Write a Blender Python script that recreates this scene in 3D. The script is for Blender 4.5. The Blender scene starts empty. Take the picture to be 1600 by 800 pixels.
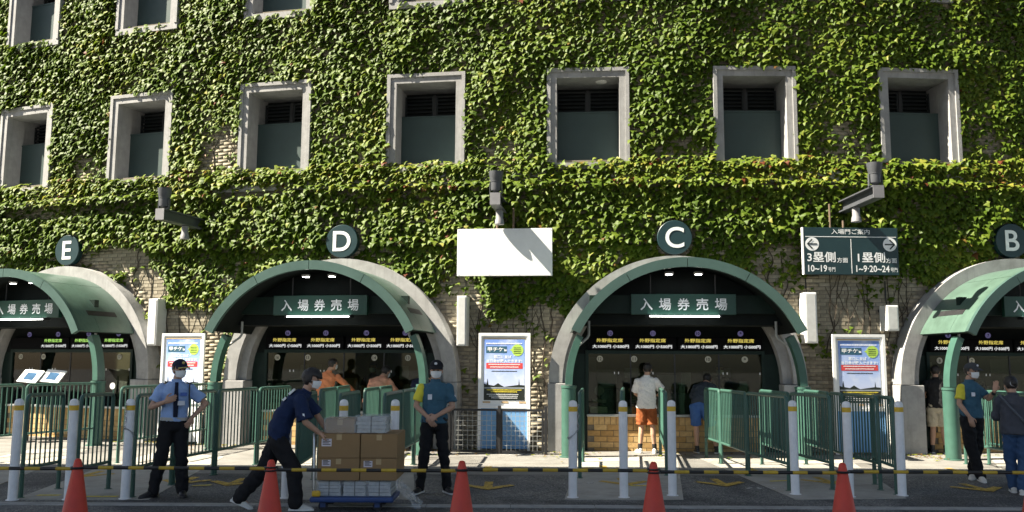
import bpy, bmesh, math, random
import numpy as np
from mathutils import Vector, Matrix, noise

random.seed(7); rng = np.random.default_rng(7)
SC = bpy.context.scene
COL = SC.collection
PI = math.pi

# ------------------------------------------------------------------ camera, world, sun, exposure
F, PT, RL, H = 1400.0, 0.12146, 0.00549, 1.66036
cd = bpy.data.cameras.new('camera'); cd.sensor_width = 36; cd.lens = 36*F/1600
cd.clip_start = 0.05; cd.clip_end = 2000
cam = bpy.data.objects.new('camera', cd); COL.objects.link(cam)
cam.location = (0, 0, H)
cam.rotation_euler = (Matrix.Rotation(PI/2+PT, 3, 'X') @ Matrix.Rotation(RL, 3, 'Z')).to_euler()
SC.camera = cam

SUN_TO = Vector((-0.95, -0.20, 1.05)).normalized()     # towards the sun: left of the street, a little behind the viewer
world = bpy.data.worlds.new('World'); SC.world = world; world.use_nodes = True
nt = world.node_tree
sky = nt.nodes.new('ShaderNodeTexSky'); sky.sky_type = 'NISHITA'; sky.sun_disc = False
sky.sun_elevation = math.asin(SUN_TO.z); sky.sun_rotation = math.atan2(SUN_TO.x, SUN_TO.y)
sky.altitude = 0; sky.air_density = 1.0; sky.dust_density = 1.2; sky.ozone_density = 1.0
bg = nt.nodes['Background']; bg.inputs['Strength'].default_value = 0.042
nt.links.new(sky.outputs['Color'], bg.inputs['Color'])
sd = bpy.data.lights.new('sun', 'SUN'); sd.energy = 5.0; sd.angle = math.radians(0.5); sd.color = (1.0, 0.91, 0.74)
sun = bpy.data.objects.new('sun', sd); COL.objects.link(sun)
sun.rotation_euler = SUN_TO.to_track_quat('Z', 'Y').to_euler(); sun.location = (-30, -8, 34)
SC.view_settings.view_transform = 'Standard'; SC.view_settings.look = 'None'
SC.view_settings.gamma = 1; SC.view_settings.exposure = 1.95
SC.cycles.max_bounces = 6; SC.cycles.diffuse_bounces = 3; SC.cycles.glossy_bounces = 3
SC.cycles.transparent_max_bounces = 12; SC.cycles.use_denoising = True
SC.cycles.sample_clamp_indirect = 6

# ------------------------------------------------------------------ where things stand
KC, T0 = 0.02149, -0.15379                             # the stadium wall is an arc: curvature and heading
P0 = (-1.81396, 18.37058); RW = 1/KC
CCX, CCY = P0[0]-RW*math.sin(T0), P0[1]+RW*math.cos(T0)
SP = 3.38693                                           # spacing of the window axes along the wall
def wall_head(s): return T0+KC*s
def W(s, z, out=0.0):                                  # point on the wall: arc length, height, distance out
    t = wall_head(s)
    return Vector((CCX+(RW+out)*math.sin(t), CCY-(RW+out)*math.cos(t), z))
def ray(px, py):
    a, b = px-800, py-400; c, s = math.cos(RL), math.sin(RL)
    X, Y = c*a+s*b, -s*a+c*b
    x, u = X/F, -Y/F
    return (x, math.cos(PT)-u*math.sin(PT), math.sin(PT)+u*math.cos(PT))
def G(px, py, z=0.0):                                  # survey mark on level z
    r = ray(px, py); t = (z-H)/r[2]
    return Vector((r[0]*t, r[1]*t, z))
def D(px, py, y):                                      # survey mark at distance y
    r = ray(px, py); t = y/r[1]
    return Vector((r[0]*t, y, H+r[2]*t))
def S(px, py, out=0.0):                                # survey mark on the wall: arc length and height
    r = ray(px, py); a = r[0]**2+r[1]**2; b = -2*(r[0]*CCX+r[1]*CCY)
    c = CCX**2+CCY**2-(RW+out)**2
    t = (-b-math.sqrt(b*b-4*a*c))/(2*a); x, y = r[0]*t, r[1]*t
    return ((math.atan2(x-CCX, -(y-CCY))-T0)/KC, H+r[2]*t)

# ------------------------------------------------------------------ materials
def ramp(nodes, stops):
    r = nodes.new('ShaderNodeValToRGB')
    while len(r.color_ramp.elements) < len(stops): r.color_ramp.elements.new(0.5)
    for e, (p, c) in zip(r.color_ramp.elements, stops): e.position = p; e.color = (*c, 1)
    return r
def M(name, col, rough=0.6, metal=0.0, var=0.18, scale=6.0, bump=0.0, bscale=60.0, spec=0.5, dirt=0.0, streak=0.0, emit=None, coat=0.0):
    m = bpy.data.materials.new(name); m.use_nodes = True
    n, l = m.node_tree.nodes, m.node_tree.links
    b = n['Principled BSDF']
    b.inputs['Roughness'].default_value = rough; b.inputs['Metallic'].default_value = metal
    b.inputs['Specular IOR Level'].default_value = spec
    if coat: b.inputs['Coat Weight'].default_value = coat
    tc = n.new('ShaderNodeTexCoord')
    if var > 0:
        nz = n.new('ShaderNodeTexNoise'); nz.inputs['Scale'].default_value = scale
        nz.inputs['Detail'].default_value = 6; nz.inputs['Roughness'].default_value = 0.65
        l.new(tc.outputs['Object'], nz.inputs['Vector'])
        lo = tuple(c*(1-var) for c in col); hi = tuple(min(1, c*(1+var)) for c in col)
        r = ramp(n, [(0.3, lo), (0.7, hi)]); l.new(nz.outputs['Fac'], r.inputs['Fac'])
        out = r.outputs['Color']
        if dirt > 0:                                    # worn, stained patches
            n2 = n.new('ShaderNodeTexNoise'); n2.inputs['Scale'].default_value = scale*0.37
            n2.inputs['Detail'].default_value = 9; n2.inputs['Roughness'].default_value = 0.75
            l.new(tc.outputs['Object'], n2.inputs['Vector'])
            r2 = ramp(n, [(0.48, (0, 0, 0)), (0.72, (1, 1, 1))]); l.new(n2.outputs['Fac'], r2.inputs['Fac'])
            mul = n.new('ShaderNodeMath'); mul.operation = 'MULTIPLY'; mul.inputs[1].default_value = dirt
            l.new(r2.outputs['Color'], mul.inputs[0])
            mx = n.new('ShaderNodeMixRGB'); l.new(mul.outputs[0], mx.inputs['Fac']); l.new(out, mx.inputs['Color1'])
            mx.inputs['Color2'].default_value = (col[0]*0.38, col[1]*0.36, col[2]*0.32, 1); out = mx.outputs['Color']
        if streak > 0:                                  # rain streaks running down
            mp = n.new('ShaderNodeMapping'); mp.inputs['Scale'].default_value = (9, 9, 0.55); l.new(tc.outputs['Object'], mp.inputs['Vector'])
            n5 = n.new('ShaderNodeTexNoise'); n5.inputs['Scale'].default_value = 1.6; n5.inputs['Detail'].default_value = 7; n5.inputs['Roughness'].default_value = 0.7
            l.new(mp.outputs['Vector'], n5.inputs['Vector']); r5 = ramp(n, [(0.5, (0, 0, 0)), (0.7, (streak, streak, streak))]); l.new(n5.outputs['Fac'], r5.inputs['Fac'])
            m5 = n.new('ShaderNodeMixRGB'); l.new(r5.outputs['Color'], m5.inputs['Fac']); l.new(out, m5.inputs['Color1']); m5.inputs['Color2'].default_value = (col[0]*0.4, col[1]*0.4, col[2]*0.38, 1); out = m5.outputs['Color']
        l.new(out, b.inputs['Base Color'])
        rr = n.new('ShaderNodeMapRange'); rr.inputs['To Min'].default_value = max(0.02, rough-0.09); rr.inputs['To Max'].default_value = min(1, rough+0.09)
        l.new(nz.outputs['Fac'], rr.inputs['Value']); l.new(rr.outputs['Result'], b.inputs['Roughness'])
    else:
        b.inputs['Base Color'].default_value = (*col, 1)
    if bump > 0:
        nb = n.new('ShaderNodeTexNoise'); nb.inputs['Scale'].default_value = bscale; nb.inputs['Detail'].default_value = 5
        l.new(tc.outputs['Object'], nb.inputs['Vector'])
        bp = n.new('ShaderNodeBump'); bp.inputs['Strength'].default_value = bump; bp.inputs['Distance'].default_value = 0.01
        l.new(nb.outputs['Fac'], bp.inputs['Height']); l.new(bp.outputs['Normal'], b.inputs['Normal'])
    if emit:
        b.inputs['Emission Color'].default_value = (*emit[0], 1); b.inputs['Emission Strength'].default_value = emit[1]
    return m
def M_tone(name, stops, rough=0.8, bump=0.3, bscale=90, transl=0.0, spec=0.4, fine=0.0):   # colour from a per-piece tone
    m = bpy.data.materials.new(name); m.use_nodes = True
    n, l = m.node_tree.nodes, m.node_tree.links
    b = n['Principled BSDF']; b.inputs['Roughness'].default_value = rough; b.inputs['Specular IOR Level'].default_value = spec
    at = n.new('ShaderNodeAttribute'); at.attribute_name = 'tone'
    r = ramp(n, stops); l.new(at.outputs['Fac'], r.inputs['Fac'])
    out = r.outputs['Color']
    tc = n.new('ShaderNodeTexCoord')
    if fine:
        nz = n.new('ShaderNodeTexNoise'); nz.inputs['Scale'].default_value = 14; nz.inputs['Detail'].default_value = 7
        l.new(tc.outputs['Object'], nz.inputs['Vector'])
        mr = n.new('ShaderNodeMapRange'); mr.inputs['From Min'].default_value = 0.3; mr.inputs['From Max'].default_value = 0.7
        mr.inputs['To Min'].default_value = 1-fine; mr.inputs['To Max'].default_value = 1+fine*0.6
        l.new(nz.outputs['Fac'], mr.inputs['Value'])
        mm = n.new('ShaderNodeVectorMath'); mm.operation = 'SCALE'; l.new(out, mm.inputs[0]); l.new(mr.outputs['Result'], mm.inputs['Scale'])
        out = mm.outputs['Vector']
    l.new(out, b.inputs['Base Color'])
    if bump:
        nb = n.new('ShaderNodeTexNoise'); nb.inputs['Scale'].default_value = bscale
        l.new(tc.outputs['Object'], nb.inputs['Vector'])
        bp = n.new('ShaderNodeBump'); bp.inputs['Strength'].default_value = bump; bp.inputs['Distance'].default_value = 0.006
        l.new(nb.outputs['Fac'], bp.inputs['Height']); l.new(bp.outputs['Normal'], b.inputs['Normal'])
    if transl:
        tr = n.new('ShaderNodeBsdfTranslucent'); l.new(out, tr.inputs['Color'])
        mx = n.new('ShaderNodeMixShader'); mx.inputs['Fac'].default_value = transl
        l.new(b.outputs[0], mx.inputs[1]); l.new(tr.outputs[0], mx.inputs[2])
        l.new(mx.outputs[0], n['Material Output'].inputs['Surface'])
    return m
def M_glass(name, tint=(0.55, 0.6, 0.5), refl=0.32):
    m = bpy.data.materials.new(name); m.use_nodes = True
    n, l = m.node_tree.nodes, m.node_tree.links
    n.remove(n['Principled BSDF'])
    tr = n.new('ShaderNodeBsdfTransparent'); tr.inputs['Color'].default_value = (*tint, 1)
    gl = n.new('ShaderNodeBsdfGlossy'); gl.inputs['Roughness'].default_value = 0.02
    lw = n.new('ShaderNodeLayerWeight'); lw.inputs['Blend'].default_value = refl
    mx = n.new('ShaderNodeMixShader'); l.new(lw.outputs['Fresnel'], mx.inputs['Fac'])
    l.new(tr.outputs[0], mx.inputs[1]); l.new(gl.outputs[0], mx.inputs[2])
    l.new(mx.outputs[0], n['Material Output'].inputs['Surface'])
    return m
def M_film(name):                                       # crinkled clear plastic film
    m = bpy.data.materials.new(name); m.use_nodes = True
    n, l = m.node_tree.nodes, m.node_tree.links
    b = n['Principled BSDF']; b.inputs['Base Color'].default_value = (0.8, 0.84, 0.86, 1); b.inputs['Roughness'].default_value = 0.12
    tc = n.new('ShaderNodeTexCoord'); nz = n.new('ShaderNodeTexNoise'); nz.inputs['Scale'].default_value = 9; nz.inputs['Detail'].default_value = 5
    l.new(tc.outputs['Object'], nz.inputs['Vector'])
    bp = n.new('ShaderNodeBump'); bp.inputs['Strength'].default_value = 1.0; bp.inputs['Distance'].default_value = 0.03
    l.new(nz.outputs['Fac'], bp.inputs['Height']); l.new(bp.outputs['Normal'], b.inputs['Normal'])
    tr = n.new('ShaderNodeBsdfTransparent'); mx = n.new('ShaderNodeMixShader'); mx.inputs['Fac'].default_value = 0.78
    l.new(b.outputs[0], mx.inputs[1]); l.new(tr.outputs[0], mx.inputs[2])
    l.new(mx.outputs[0], n['Material Output'].inputs['Surface'])
    return m
def M_asphalt():
    m = bpy.data.materials.new('asphalt'); m.use_nodes = True
    n, l = m.node_tree.nodes, m.node_tree.links
    b = n['Principled BSDF']; b.inputs['Roughness'].default_value = 0.85
    tc = n.new('ShaderNodeTexCoord')
    v = n.new('ShaderNodeTexVoronoi'); v.inputs['Scale'].default_value = 75
    l.new(tc.outputs['Object'], v.inputs['Vector'])
    nz = n.new('ShaderNodeTexNoise'); nz.inputs['Scale'].default_value = 0.9; nz.inputs['Detail'].default_value = 9; nz.inputs['Roughness'].default_value = 0.7
    l.new(tc.outputs['Object'], nz.inputs['Vector'])
    r1 = ramp(n, [(0.0, (0.045, 0.047, 0.05)), (0.55, (0.108, 0.110, 0.114)), (0.9, (0.21, 0.208, 0.20)), (1.0, (0.36, 0.35, 0.33))])
    sp = n.new('ShaderNodeSeparateColor'); l.new(v.outputs['Color'], sp.inputs['Color']); l.new(sp.outputs['Red'], r1.inputs['Fac'])
    r2 = ramp(n, [(0.3, (0.72, 0.72, 0.72)), (0.7, (1.35, 1.33, 1.28))]); l.new(nz.outputs['Fac'], r2.inputs['Fac'])
    mx = n.new('ShaderNodeMixRGB'); mx.blend_type = 'MULTIPLY'; mx.inputs['Fac'].default_value = 1
    l.new(r1.outputs['Color'], mx.inputs['Color1']); l.new(r2.outputs['Color'], mx.inputs['Color2'])
    n3 = n.new('ShaderNodeTexNoise'); n3.inputs['Scale'].default_value = 0.35; n3.inputs['Detail'].default_value = 4; n3.inputs['Distortion'].default_value = 1.2
    l.new(tc.outputs['Object'], n3.inputs['Vector']); r3 = ramp(n, [(0.42, (0.55, 0.55, 0.57)), (0.5, (1, 1, 1)), (0.62, (1.15, 1.13, 1.08))]); l.new(n3.outputs['Fac'], r3.inputs['Fac'])
    m3 = n.new('ShaderNodeMixRGB'); m3.blend_type = 'MULTIPLY'; m3.inputs['Fac'].default_value = 1; l.new(mx.outputs['Color'], m3.inputs['Color1']); l.new(r3.outputs['Color'], m3.inputs['Color2'])
    v2 = n.new('ShaderNodeTexVoronoi'); v2.feature = 'DISTANCE_TO_EDGE'; v2.inputs['Scale'].default_value = 0.55; n4 = n.new('ShaderNodeTexNoise'); n4.inputs['Scale'].default_value = 3
    l.new(tc.outputs['Object'], n4.inputs['Vector']); a4 = n.new('ShaderNodeMixRGB'); a4.inputs['Fac'].default_value = 0.25; l.new(tc.outputs['Object'], a4.inputs['Color1']); l.new(n4.outputs['Color'], a4.inputs['Color2'])
    l.new(a4.outputs['Color'], v2.inputs['Vector']); r4 = ramp(n, [(0.0, (0.35, 0.35, 0.35)), (0.008, (1, 1, 1))]); l.new(v2.outputs['Distance'], r4.inputs['Fac'])
    m4 = n.new('ShaderNodeMixRGB'); m4.blend_type = 'MULTIPLY'; m4.inputs['Fac'].default_value = 0.8; l.new(m3.outputs['Color'], m4.inputs['Color1']); l.new(r4.outputs['Color'], m4.inputs['Color2'])
    l.new(m4.outputs['Color'], b.inputs['Base Color'])
    bp = n.new('ShaderNodeBump'); bp.inputs['Strength'].default_value = 0.6; bp.inputs['Distance'].default_value = 0.008
    l.new(v.outputs['Distance'], bp.inputs['Height']); l.new(bp.outputs['Normal'], b.inputs['Normal'])
    return m
def M_worn(name, col, cut=0.5):                          # worn road paint: flakes away to nothing
    m = bpy.data.materials.new(name); m.use_nodes = True
    n, l = m.node_tree.nodes, m.node_tree.links
    b = n['Principled BSDF']; b.inputs['Base Color'].default_value = (*col, 1); b.inputs['Roughness'].default_value = 0.75
    tc = n.new('ShaderNodeTexCoord'); nz = n.new('ShaderNodeTexNoise'); nz.inputs['Scale'].default_value = 14
    nz.inputs['Detail'].default_value = 8; nz.inputs['Roughness'].default_value = 0.8
    l.new(tc.outputs['Object'], nz.inputs['Vector'])
    r = ramp(n, [(cut-0.06, (0, 0, 0)), (cut+0.06, (1, 1, 1))]); l.new(nz.outputs['Fac'], r.inputs['Fac'])
    tr = n.new('ShaderNodeBsdfTransparent'); mx = n.new('ShaderNodeMixShader')
    l.new(r.outputs['Color'], mx.inputs['Fac']); l.new(b.outputs[0], mx.inputs[1]); l.new(tr.outputs[0], mx.inputs[2])
    l.new(mx.outputs[0], n['Material Output'].inputs['Surface'])
    return m

MT = dict(
 asphalt=M_asphalt(),
 pave=M('pale_concrete', (0.36, 0.345, 0.31), 0.85, var=0.16, scale=3, bump=0.3, bscale=120, dirt=0.55),
 apron=M('old_pale_asphalt', (0.20, 0.193, 0.18), 0.9, var=0.22, scale=2.2, bump=0.5, bscale=130, dirt=0.45),
 kerb=M('kerb_concrete', (0.33, 0.33, 0.32), 0.85, var=0.2, scale=5, bump=0.3, dirt=0.5),
 yellow_mark=M_worn('worn_yellow_paint', (0.50, 0.33, 0.05), 0.56),
 yellow_line=M_worn('yellow_line_paint', (0.62, 0.5, 0.08), 0.6),
 white_mark=M_worn('worn_white_paint', (0.55, 0.55, 0.53), 0.48),
 concrete=M('weathered_concrete', (0.335, 0.335, 0.338), 0.85, var=0.16, scale=4, bump=0.35, bscale=70, dirt=0.42, streak=0.32),
 mortar=M('mortar', (0.17, 0.15, 0.12), 0.95, var=0.25, scale=9, bump=0.3),
 brick=M_tone('cream_brick', [(0, (0.22, 0.19, 0.14)), (0.5, (0.30, 0.265, 0.20)), (1, (0.37, 0.335, 0.26))], 0.9, fine=0.3),
 counter_brick=M_tone('ochre_brick', [(0, (0.36, 0.22, 0.08)), (0.5, (0.50, 0.32, 0.13)), (1, (0.60, 0.42, 0.20))], 0.85, fine=0.2),
 leaf=M_tone('ivy_leaf', [(0, (0.050, 0.094, 0.008)), (0.45, (0.102, 0.163, 0.014)), (0.75, (0.172, 0.222, 0.028)), (0.93, (0.29, 0.28, 0.045)), (0.97, (0.20, 0.12, 0.03)), (1, (0.15, 0.045, 0.02))], 0.5, bump=0.0, transl=0.36, spec=0.24),
 stem=M('ivy_stem', (0.055, 0.042, 0.03), 0.9, var=0.3),
 green=M('green_paint', (0.046, 0.115, 0.090), 0.38, var=0.12, scale=5, bump=0.04, dirt=0.25),
 canopy=M('canopy_green', (0.085, 0.145, 0.116), 0.36, var=0.14, scale=3, bump=0.03, dirt=0.45, streak=0.35),
 rim=M('rim_green', (0.052, 0.10, 0.088), 0.4, var=0.10, scale=4, dirt=0.2),
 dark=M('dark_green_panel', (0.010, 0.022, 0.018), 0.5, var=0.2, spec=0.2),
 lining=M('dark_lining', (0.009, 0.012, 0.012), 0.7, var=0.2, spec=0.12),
 shutter=M('shutter_green', (0.034, 0.060, 0.058), 0.55, var=0.10, scale=3, dirt=0.25),
 louvre=M('louvre_metal', (0.018, 0.022, 0.024), 0.6, var=0.2),
 sign_green=M('sign_green', (0.012, 0.060, 0.042), 0.4, var=0.08),
 sign_navy=M('sign_dark_teal', (0.010, 0.034, 0.040), 0.4, var=0.1, dirt=0.15),
 sign_side=M('sign_edge', (0.012, 0.022, 0.025), 0.5, var=0.1),
 white=M('white_paint', (0.80, 0.81, 0.82), 0.45, var=0.05, scale=4, dirt=0.12),
 letter=M('white_letter', (0.82, 0.84, 0.86), 0.5, var=0.03),
 bollard=M('bollard_white', (0.80, 0.81, 0.83), 0.4, var=0.07, scale=9, dirt=0.22),
 band=M('yellow_band', (0.66, 0.42, 0.03), 0.45, var=0.08),
 chain=M('steel_chain', (0.35, 0.36, 0.38), 0.35, metal=0.9, var=0.2),
 lamp=M('lamp_grey', (0.075, 0.08, 0.092), 0.45, var=0.12, scale=7, dirt=0.2),
 lamp_light=M('lamp_pale', (0.22, 0.22, 0.235), 0.45, var=0.1),
 rust=M('rusted_post', (0.14, 0.10, 0.07), 0.8, var=0.3),
 box_grey=M('box_grey', (0.55, 0.56, 0.56), 0.55, var=0.08, dirt=0.25),
 box_white=M('box_white', (0.76, 0.76, 0.75), 0.5, var=0.05, dirt=0.2),
 steel=M('stainless', (0.45, 0.46, 0.46), 0.35, metal=0.85, var=0.12),
 pipe=M('pipe_grey', (0.33, 0.34, 0.33), 0.5, var=0.12),
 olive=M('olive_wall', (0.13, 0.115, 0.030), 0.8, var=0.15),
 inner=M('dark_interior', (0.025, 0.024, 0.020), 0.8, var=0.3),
 equip=M('equipment_grey', (0.32, 0.32, 0.31), 0.5, var=0.1),
 black=M('black_metal', (0.016, 0.016, 0.018), 0.5, var=0.2),
 roundel=M('roundel_violet', (0.22, 0.20, 0.42), 0.5, var=0.05, emit=((0.25, 0.22, 0.5), 0.06)),
 roundel_pale=M('roundel_pale', (0.42, 0.40, 0.32), 0.6, var=0.05),
 led_black=M('led_black', (0.005, 0.005, 0.006), 0.7, var=0.1, spec=0.05),
 led_yellow=M('led_yellow', (0.1, 0.09, 0.02), 0.5, var=0, emit=((1.0, 0.80, 0.16), 0.20)),
 led_green=M('led_green', (0.05, 0.1, 0.02), 0.5, var=0, emit=((0.55, 1.0, 0.2), 0.24)),
 led_white=M('led_white', (0.1, 0.1, 0.1), 0.5, var=0, emit=((1.0, 1.0, 1.0), 0.26)),
 tube=M('lit_tube', (0.9, 0.9, 0.9), 0.5, var=0, emit=((1.0, 0.98, 0.92), 6.5)),
 cone=M('cone_red', (0.56, 0.045, 0.022), 0.5, var=0.12, scale=5, dirt=0.3),
 pole_black=M('pole_black', (0.012, 0.012, 0.012), 0.45, var=0.1),
 pole_yellow=M('pole_yellow', (0.46, 0.31, 0.025), 0.5, var=0.15, dirt=0.35),
 card=M('cardboard', (0.27, 0.17, 0.078), 0.85, var=0.07, scale=4, dirt=0.12),
 card_edge=M('cardboard_tape', (0.42, 0.30, 0.15), 0.45, var=0.1),
 label=M('paper_label', (0.62, 0.58, 0.62), 0.7, var=0.05),
 paper=M('newsprint', (0.36, 0.38, 0.385), 0.8, var=0.22, scale=18),
 film=M_film('plastic_film'),
 trolley=M('trolley_blue', (0.022, 0.058, 0.19), 0.45, var=0.1, dirt=0.15),
 rubber=M('rubber', (0.018, 0.018, 0.02), 0.8, var=0.2),
 glass=M_glass('ticket_glass'),
 poster_sky=M('poster_blue', (0.20, 0.32, 0.72), 0.35, var=0.0),
 pblue=M('cloth_blue', (0.16, 0.36, 0.66), 0.6, var=0.1),
)
def M_poster_sky():
    m = bpy.data.materials.new('poster_sky'); m.use_nodes = True
    n, l = m.node_tree.nodes, m.node_tree.links
    b = n['Principled BSDF']; b.inputs['Roughness'].default_value = 0.4
    tc = n.new('ShaderNodeTexCoord'); sx = n.new('ShaderNodeSeparateXYZ'); l.new(tc.outputs['Generated'], sx.inputs[0])
    r = ramp(n, [(0.0, (0.62, 0.60, 0.72)), (0.3, (0.50, 0.58, 0.82)), (0.7, (0.28, 0.42, 0.80)), (1, (0.16, 0.28, 0.70))])
    l.new(sx.outputs['Z'], r.inputs['Fac'])
    nz = n.new('ShaderNodeTexNoise'); nz.inputs['Scale'].default_value = 4; nz.inputs['Detail'].default_value = 5
    l.new(tc.outputs['Object'], nz.inputs['Vector'])
    mx = n.new('ShaderNodeMixRGB'); r2 = ramp(n, [(0.5, (0, 0, 0)), (0.75, (0.6, 0.6, 0.6))]); l.new(nz.outputs['Fac'], r2.inputs['Fac'])
    l.new(r2.outputs['Color'], mx.inputs['Fac']); l.new(r.outputs['Color'], mx.inputs['Color1']); mx.inputs['Color2'].default_value = (0.75, 0.78, 0.85, 1)
    l.new(mx.outputs['Color'], b.inputs['Base Color'])
    return m
MT['poster_sky'] = M_poster_sky()
def cloth(name, col, rough=0.85, var=0.12, scale=9, bump=0.5):
    k = 'cloth_'+name
    if k not in MT: MT[k] = M(name+'_fabric', col, rough, var=var, scale=scale, bump=bump, bscale=17, spec=0.25)
    return MT[k]

# ------------------------------------------------------------------ mesh building
class B:
    def __init__(s): s.v = []; s.f = []; s.m = []
    def add(s, vs, fs, mi=0):
        o = len(s.v); s.v += [tuple(p) for p in vs]
        s.f += [tuple(i+o for i in f) for f in fs]; s.m += [mi]*len(fs); return s
    def box(s, x0, x1, y0, y1, z0, z1, mi=0, M4=None):
        vs = [Vector(p) for p in ((x0,y0,z0),(x1,y0,z0),(x1,y1,z0),(x0,y1,z0),(x0,y0,z1),(x1,y0,z1),(x1,y1,z1),(x0,y1,z1))]
        if M4 is not None: vs = [M4 @ p for p in vs]
        return s.add(vs, [(0,3,2,1),(4,5,6,7),(0,1,5,4),(1,2,6,5),(2,3,7,6),(3,0,4,7)], mi)
    def bbox(s, x0, x1, y0, y1, z0, z1, r=0.01, mi=0):   # box with its edges taken off
        bm = bmesh.new(); bmesh.ops.create_cube(bm, size=1)
        for v in bm.verts: v.co = ((x0+x1)/2+v.co.x*(x1-x0), (y0+y1)/2+v.co.y*(y1-y0), (z0+z1)/2+v.co.z*(z1-z0))
        bmesh.ops.bevel(bm, geom=bm.edges[:], offset=r, segments=2, affect='EDGES', profile=0.5)
        return s.bm(bm, mi)
    def bm(s, bm, mi=0):
        bm.verts.index_update()
        s.add([v.co.copy() for v in bm.verts], [[v.index for v in f.verts] for f in bm.faces], mi); bm.free(); return s
    def tube(s, pts, r, n=8, mi=0, cap=True):
        pts = [Vector(p) for p in pts]; rs = r if isinstance(r, (list, tuple)) else [r]*len(pts)
        t = (pts[1]-pts[0]).normalized(); la = t.cross(Vector((0,0,1)) if abs(t.z) < 0.9 else Vector((1,0,0))).normalized()
        vs = []
        for i, p in enumerate(pts):
            d0 = (pts[min(i+1,len(pts)-1)]-pts[i]); d1 = (pts[i]-pts[max(i-1,0)])
            t = (d0.normalized()+d1.normalized()).normalized()
            la = (la-t*la.dot(t)).normalized(); b = t.cross(la)
            vs += [p+(la*math.cos(2*PI*k/n)+b*math.sin(2*PI*k/n))*rs[i] for k in range(n)]
        fs = [(i*n+k, i*n+(k+1)%n, (i+1)*n+(k+1)%n, (i+1)*n+k) for i in range(len(pts)-1) for k in range(n)]
        if cap: fs += [tuple(range(n))[::-1], tuple(range((len(pts)-1)*n, len(pts)*n))]
        return s.add(vs, fs, mi)
    def lathe(s, prof, n=20, mi=0, M4=None, cap=True):     # prof: (radius, height) from the bottom up
        vs = []
        for r, z in prof: vs += [Vector((r*math.cos(2*PI*k/n), r*math.sin(2*PI*k/n), z)) for k in range(n)]
        if M4 is not None: vs = [M4 @ p for p in vs]
        fs = [(i*n+k, i*n+(k+1)%n, (i+1)*n+(k+1)%n, (i+1)*n+k) for i in range(len(prof)-1) for k in range(n)]
        if cap: fs += [tuple(range(n))[::-1], tuple(range((len(prof)-1)*n, len(prof)*n))]
        return s.add(vs, fs, mi)
    def prism(s, poly, y0, y1, mi=0):                      # poly in x, z; extruded along y
        n = len(poly); vs = [(x, y0, z) for x, z in poly]+[(x, y1, z) for x, z in poly]
        fs = [tuple(range(n)), tuple(range(2*n-1, n-1, -1))]+[(i, i+n, (i+1)%n+n, (i+1)%n) for i in range(n)]
        return s.add(vs, fs, mi)
    def arc(s, r0, r1, y0, y1, a0, a1, zc, n=24, mi=0):     # arched band in x, z between two radii and two depths
        vs = []
        for i in range(n+1):
            a = a0+(a1-a0)*i/n; c, d = math.cos(a), math.sin(a)
            vs += [(r0*c, y0, zc+r0*d), (r1*c, y0, zc+r1*d), (r1*c, y1, zc+r1*d), (r0*c, y1, zc+r0*d)]
        fs = []
        for i in range(n):
            a, b = i*4, i*4+4
            fs += [(a+k, b+k, b+(k+1)%4, a+(k+1)%4) for k in range(4)]
        fs += [(3,2,1,0), (n*4, n*4+1, n*4+2, n*4+3)]
        return s.add(vs, fs, mi)
    def build(s, name, mats, parent=None, smooth=False, loc=None, rot=None, fix=True):
        me = bpy.data.meshes.new(name); me.from_pydata(s.v, [], s.f)
        if not isinstance(mats, (list, tuple)): mats = [mats]
        for m in mats: me.materials.append(MT[m] if isinstance(m, str) else m)
        if len(mats) > 1: me.polygons.foreach_set('material_index', s.m)
        if fix:
            bm = bmesh.new(); bm.from_mesh(me); bmesh.ops.recalc_face_normals(bm, faces=bm.faces); bm.to_mesh(me); bm.free()
        if smooth:
            me.shade_smooth()
            try: me.set_sharp_from_angle(angle=math.radians(38))
            except Exception: pass
        me.update()
        return link(name, me, parent, loc, rot)
def link(name, me, parent=None, loc=None, rot=None):
    o = bpy.data.objects.new(name, me); COL.objects.link(o)
    if parent is not None: o.parent = parent
    if loc is not None: o.location = loc
    if rot is not None: o.rotation_euler = rot if hasattr(rot, '__len__') else (0, 0, rot)
    return o
def tag(o, label=None, cat=None, group=None, kind=None):
    if label: o['label'] = label
    if cat: o['category'] = cat
    if group: o['group'] = group
    if kind: o['kind'] = kind
    return o
def thing(name, label, cat, loc=(0,0,0), rot=0, group=None):
    o = bpy.data.objects.new(name, None); COL.objects.link(o); o.empty_display_size = 0.2
    o.location = loc; o.rotation_euler = (0, 0, rot)
    return tag(o, label, cat, group)
def copy_tree(o, parent=None):
    c = o.copy(); COL.objects.link(c)
    if parent is not None: c.parent = parent
    for ch in list(o.children): copy_tree(ch, c)
    return c
def on_wall(name, label, cat, s, z, out=0.0, group=None):
    return thing(name, label, cat, W(s, z, out), wall_head(s), group)
_txt = {}
def text_bits(body, bold=0.0):
    k = (body, bold)
    if k not in _txt:
        c = bpy.data.curves.new('t', 'FONT'); c.body = body; c.size = 1; c.offset = bold; c.resolution_u = 6 if len(body) == 1 and body < 'Z' else 2
        o = bpy.data.objects.new('t', c); COL.objects.link(o); bpy.context.view_layer.update()
        m = bpy.data.meshes.new_from_object(o.evaluated_get(bpy.context.evaluated_depsgraph_get()))
        v = [tuple(p.co) for p in m.vertices]; f = [tuple(p.vertices) for p in m.polygons]
        bpy.data.objects.remove(o); bpy.data.curves.remove(c); bpy.data.meshes.remove(m)
        _txt[k] = (v, f)
    return _txt[k]
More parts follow.
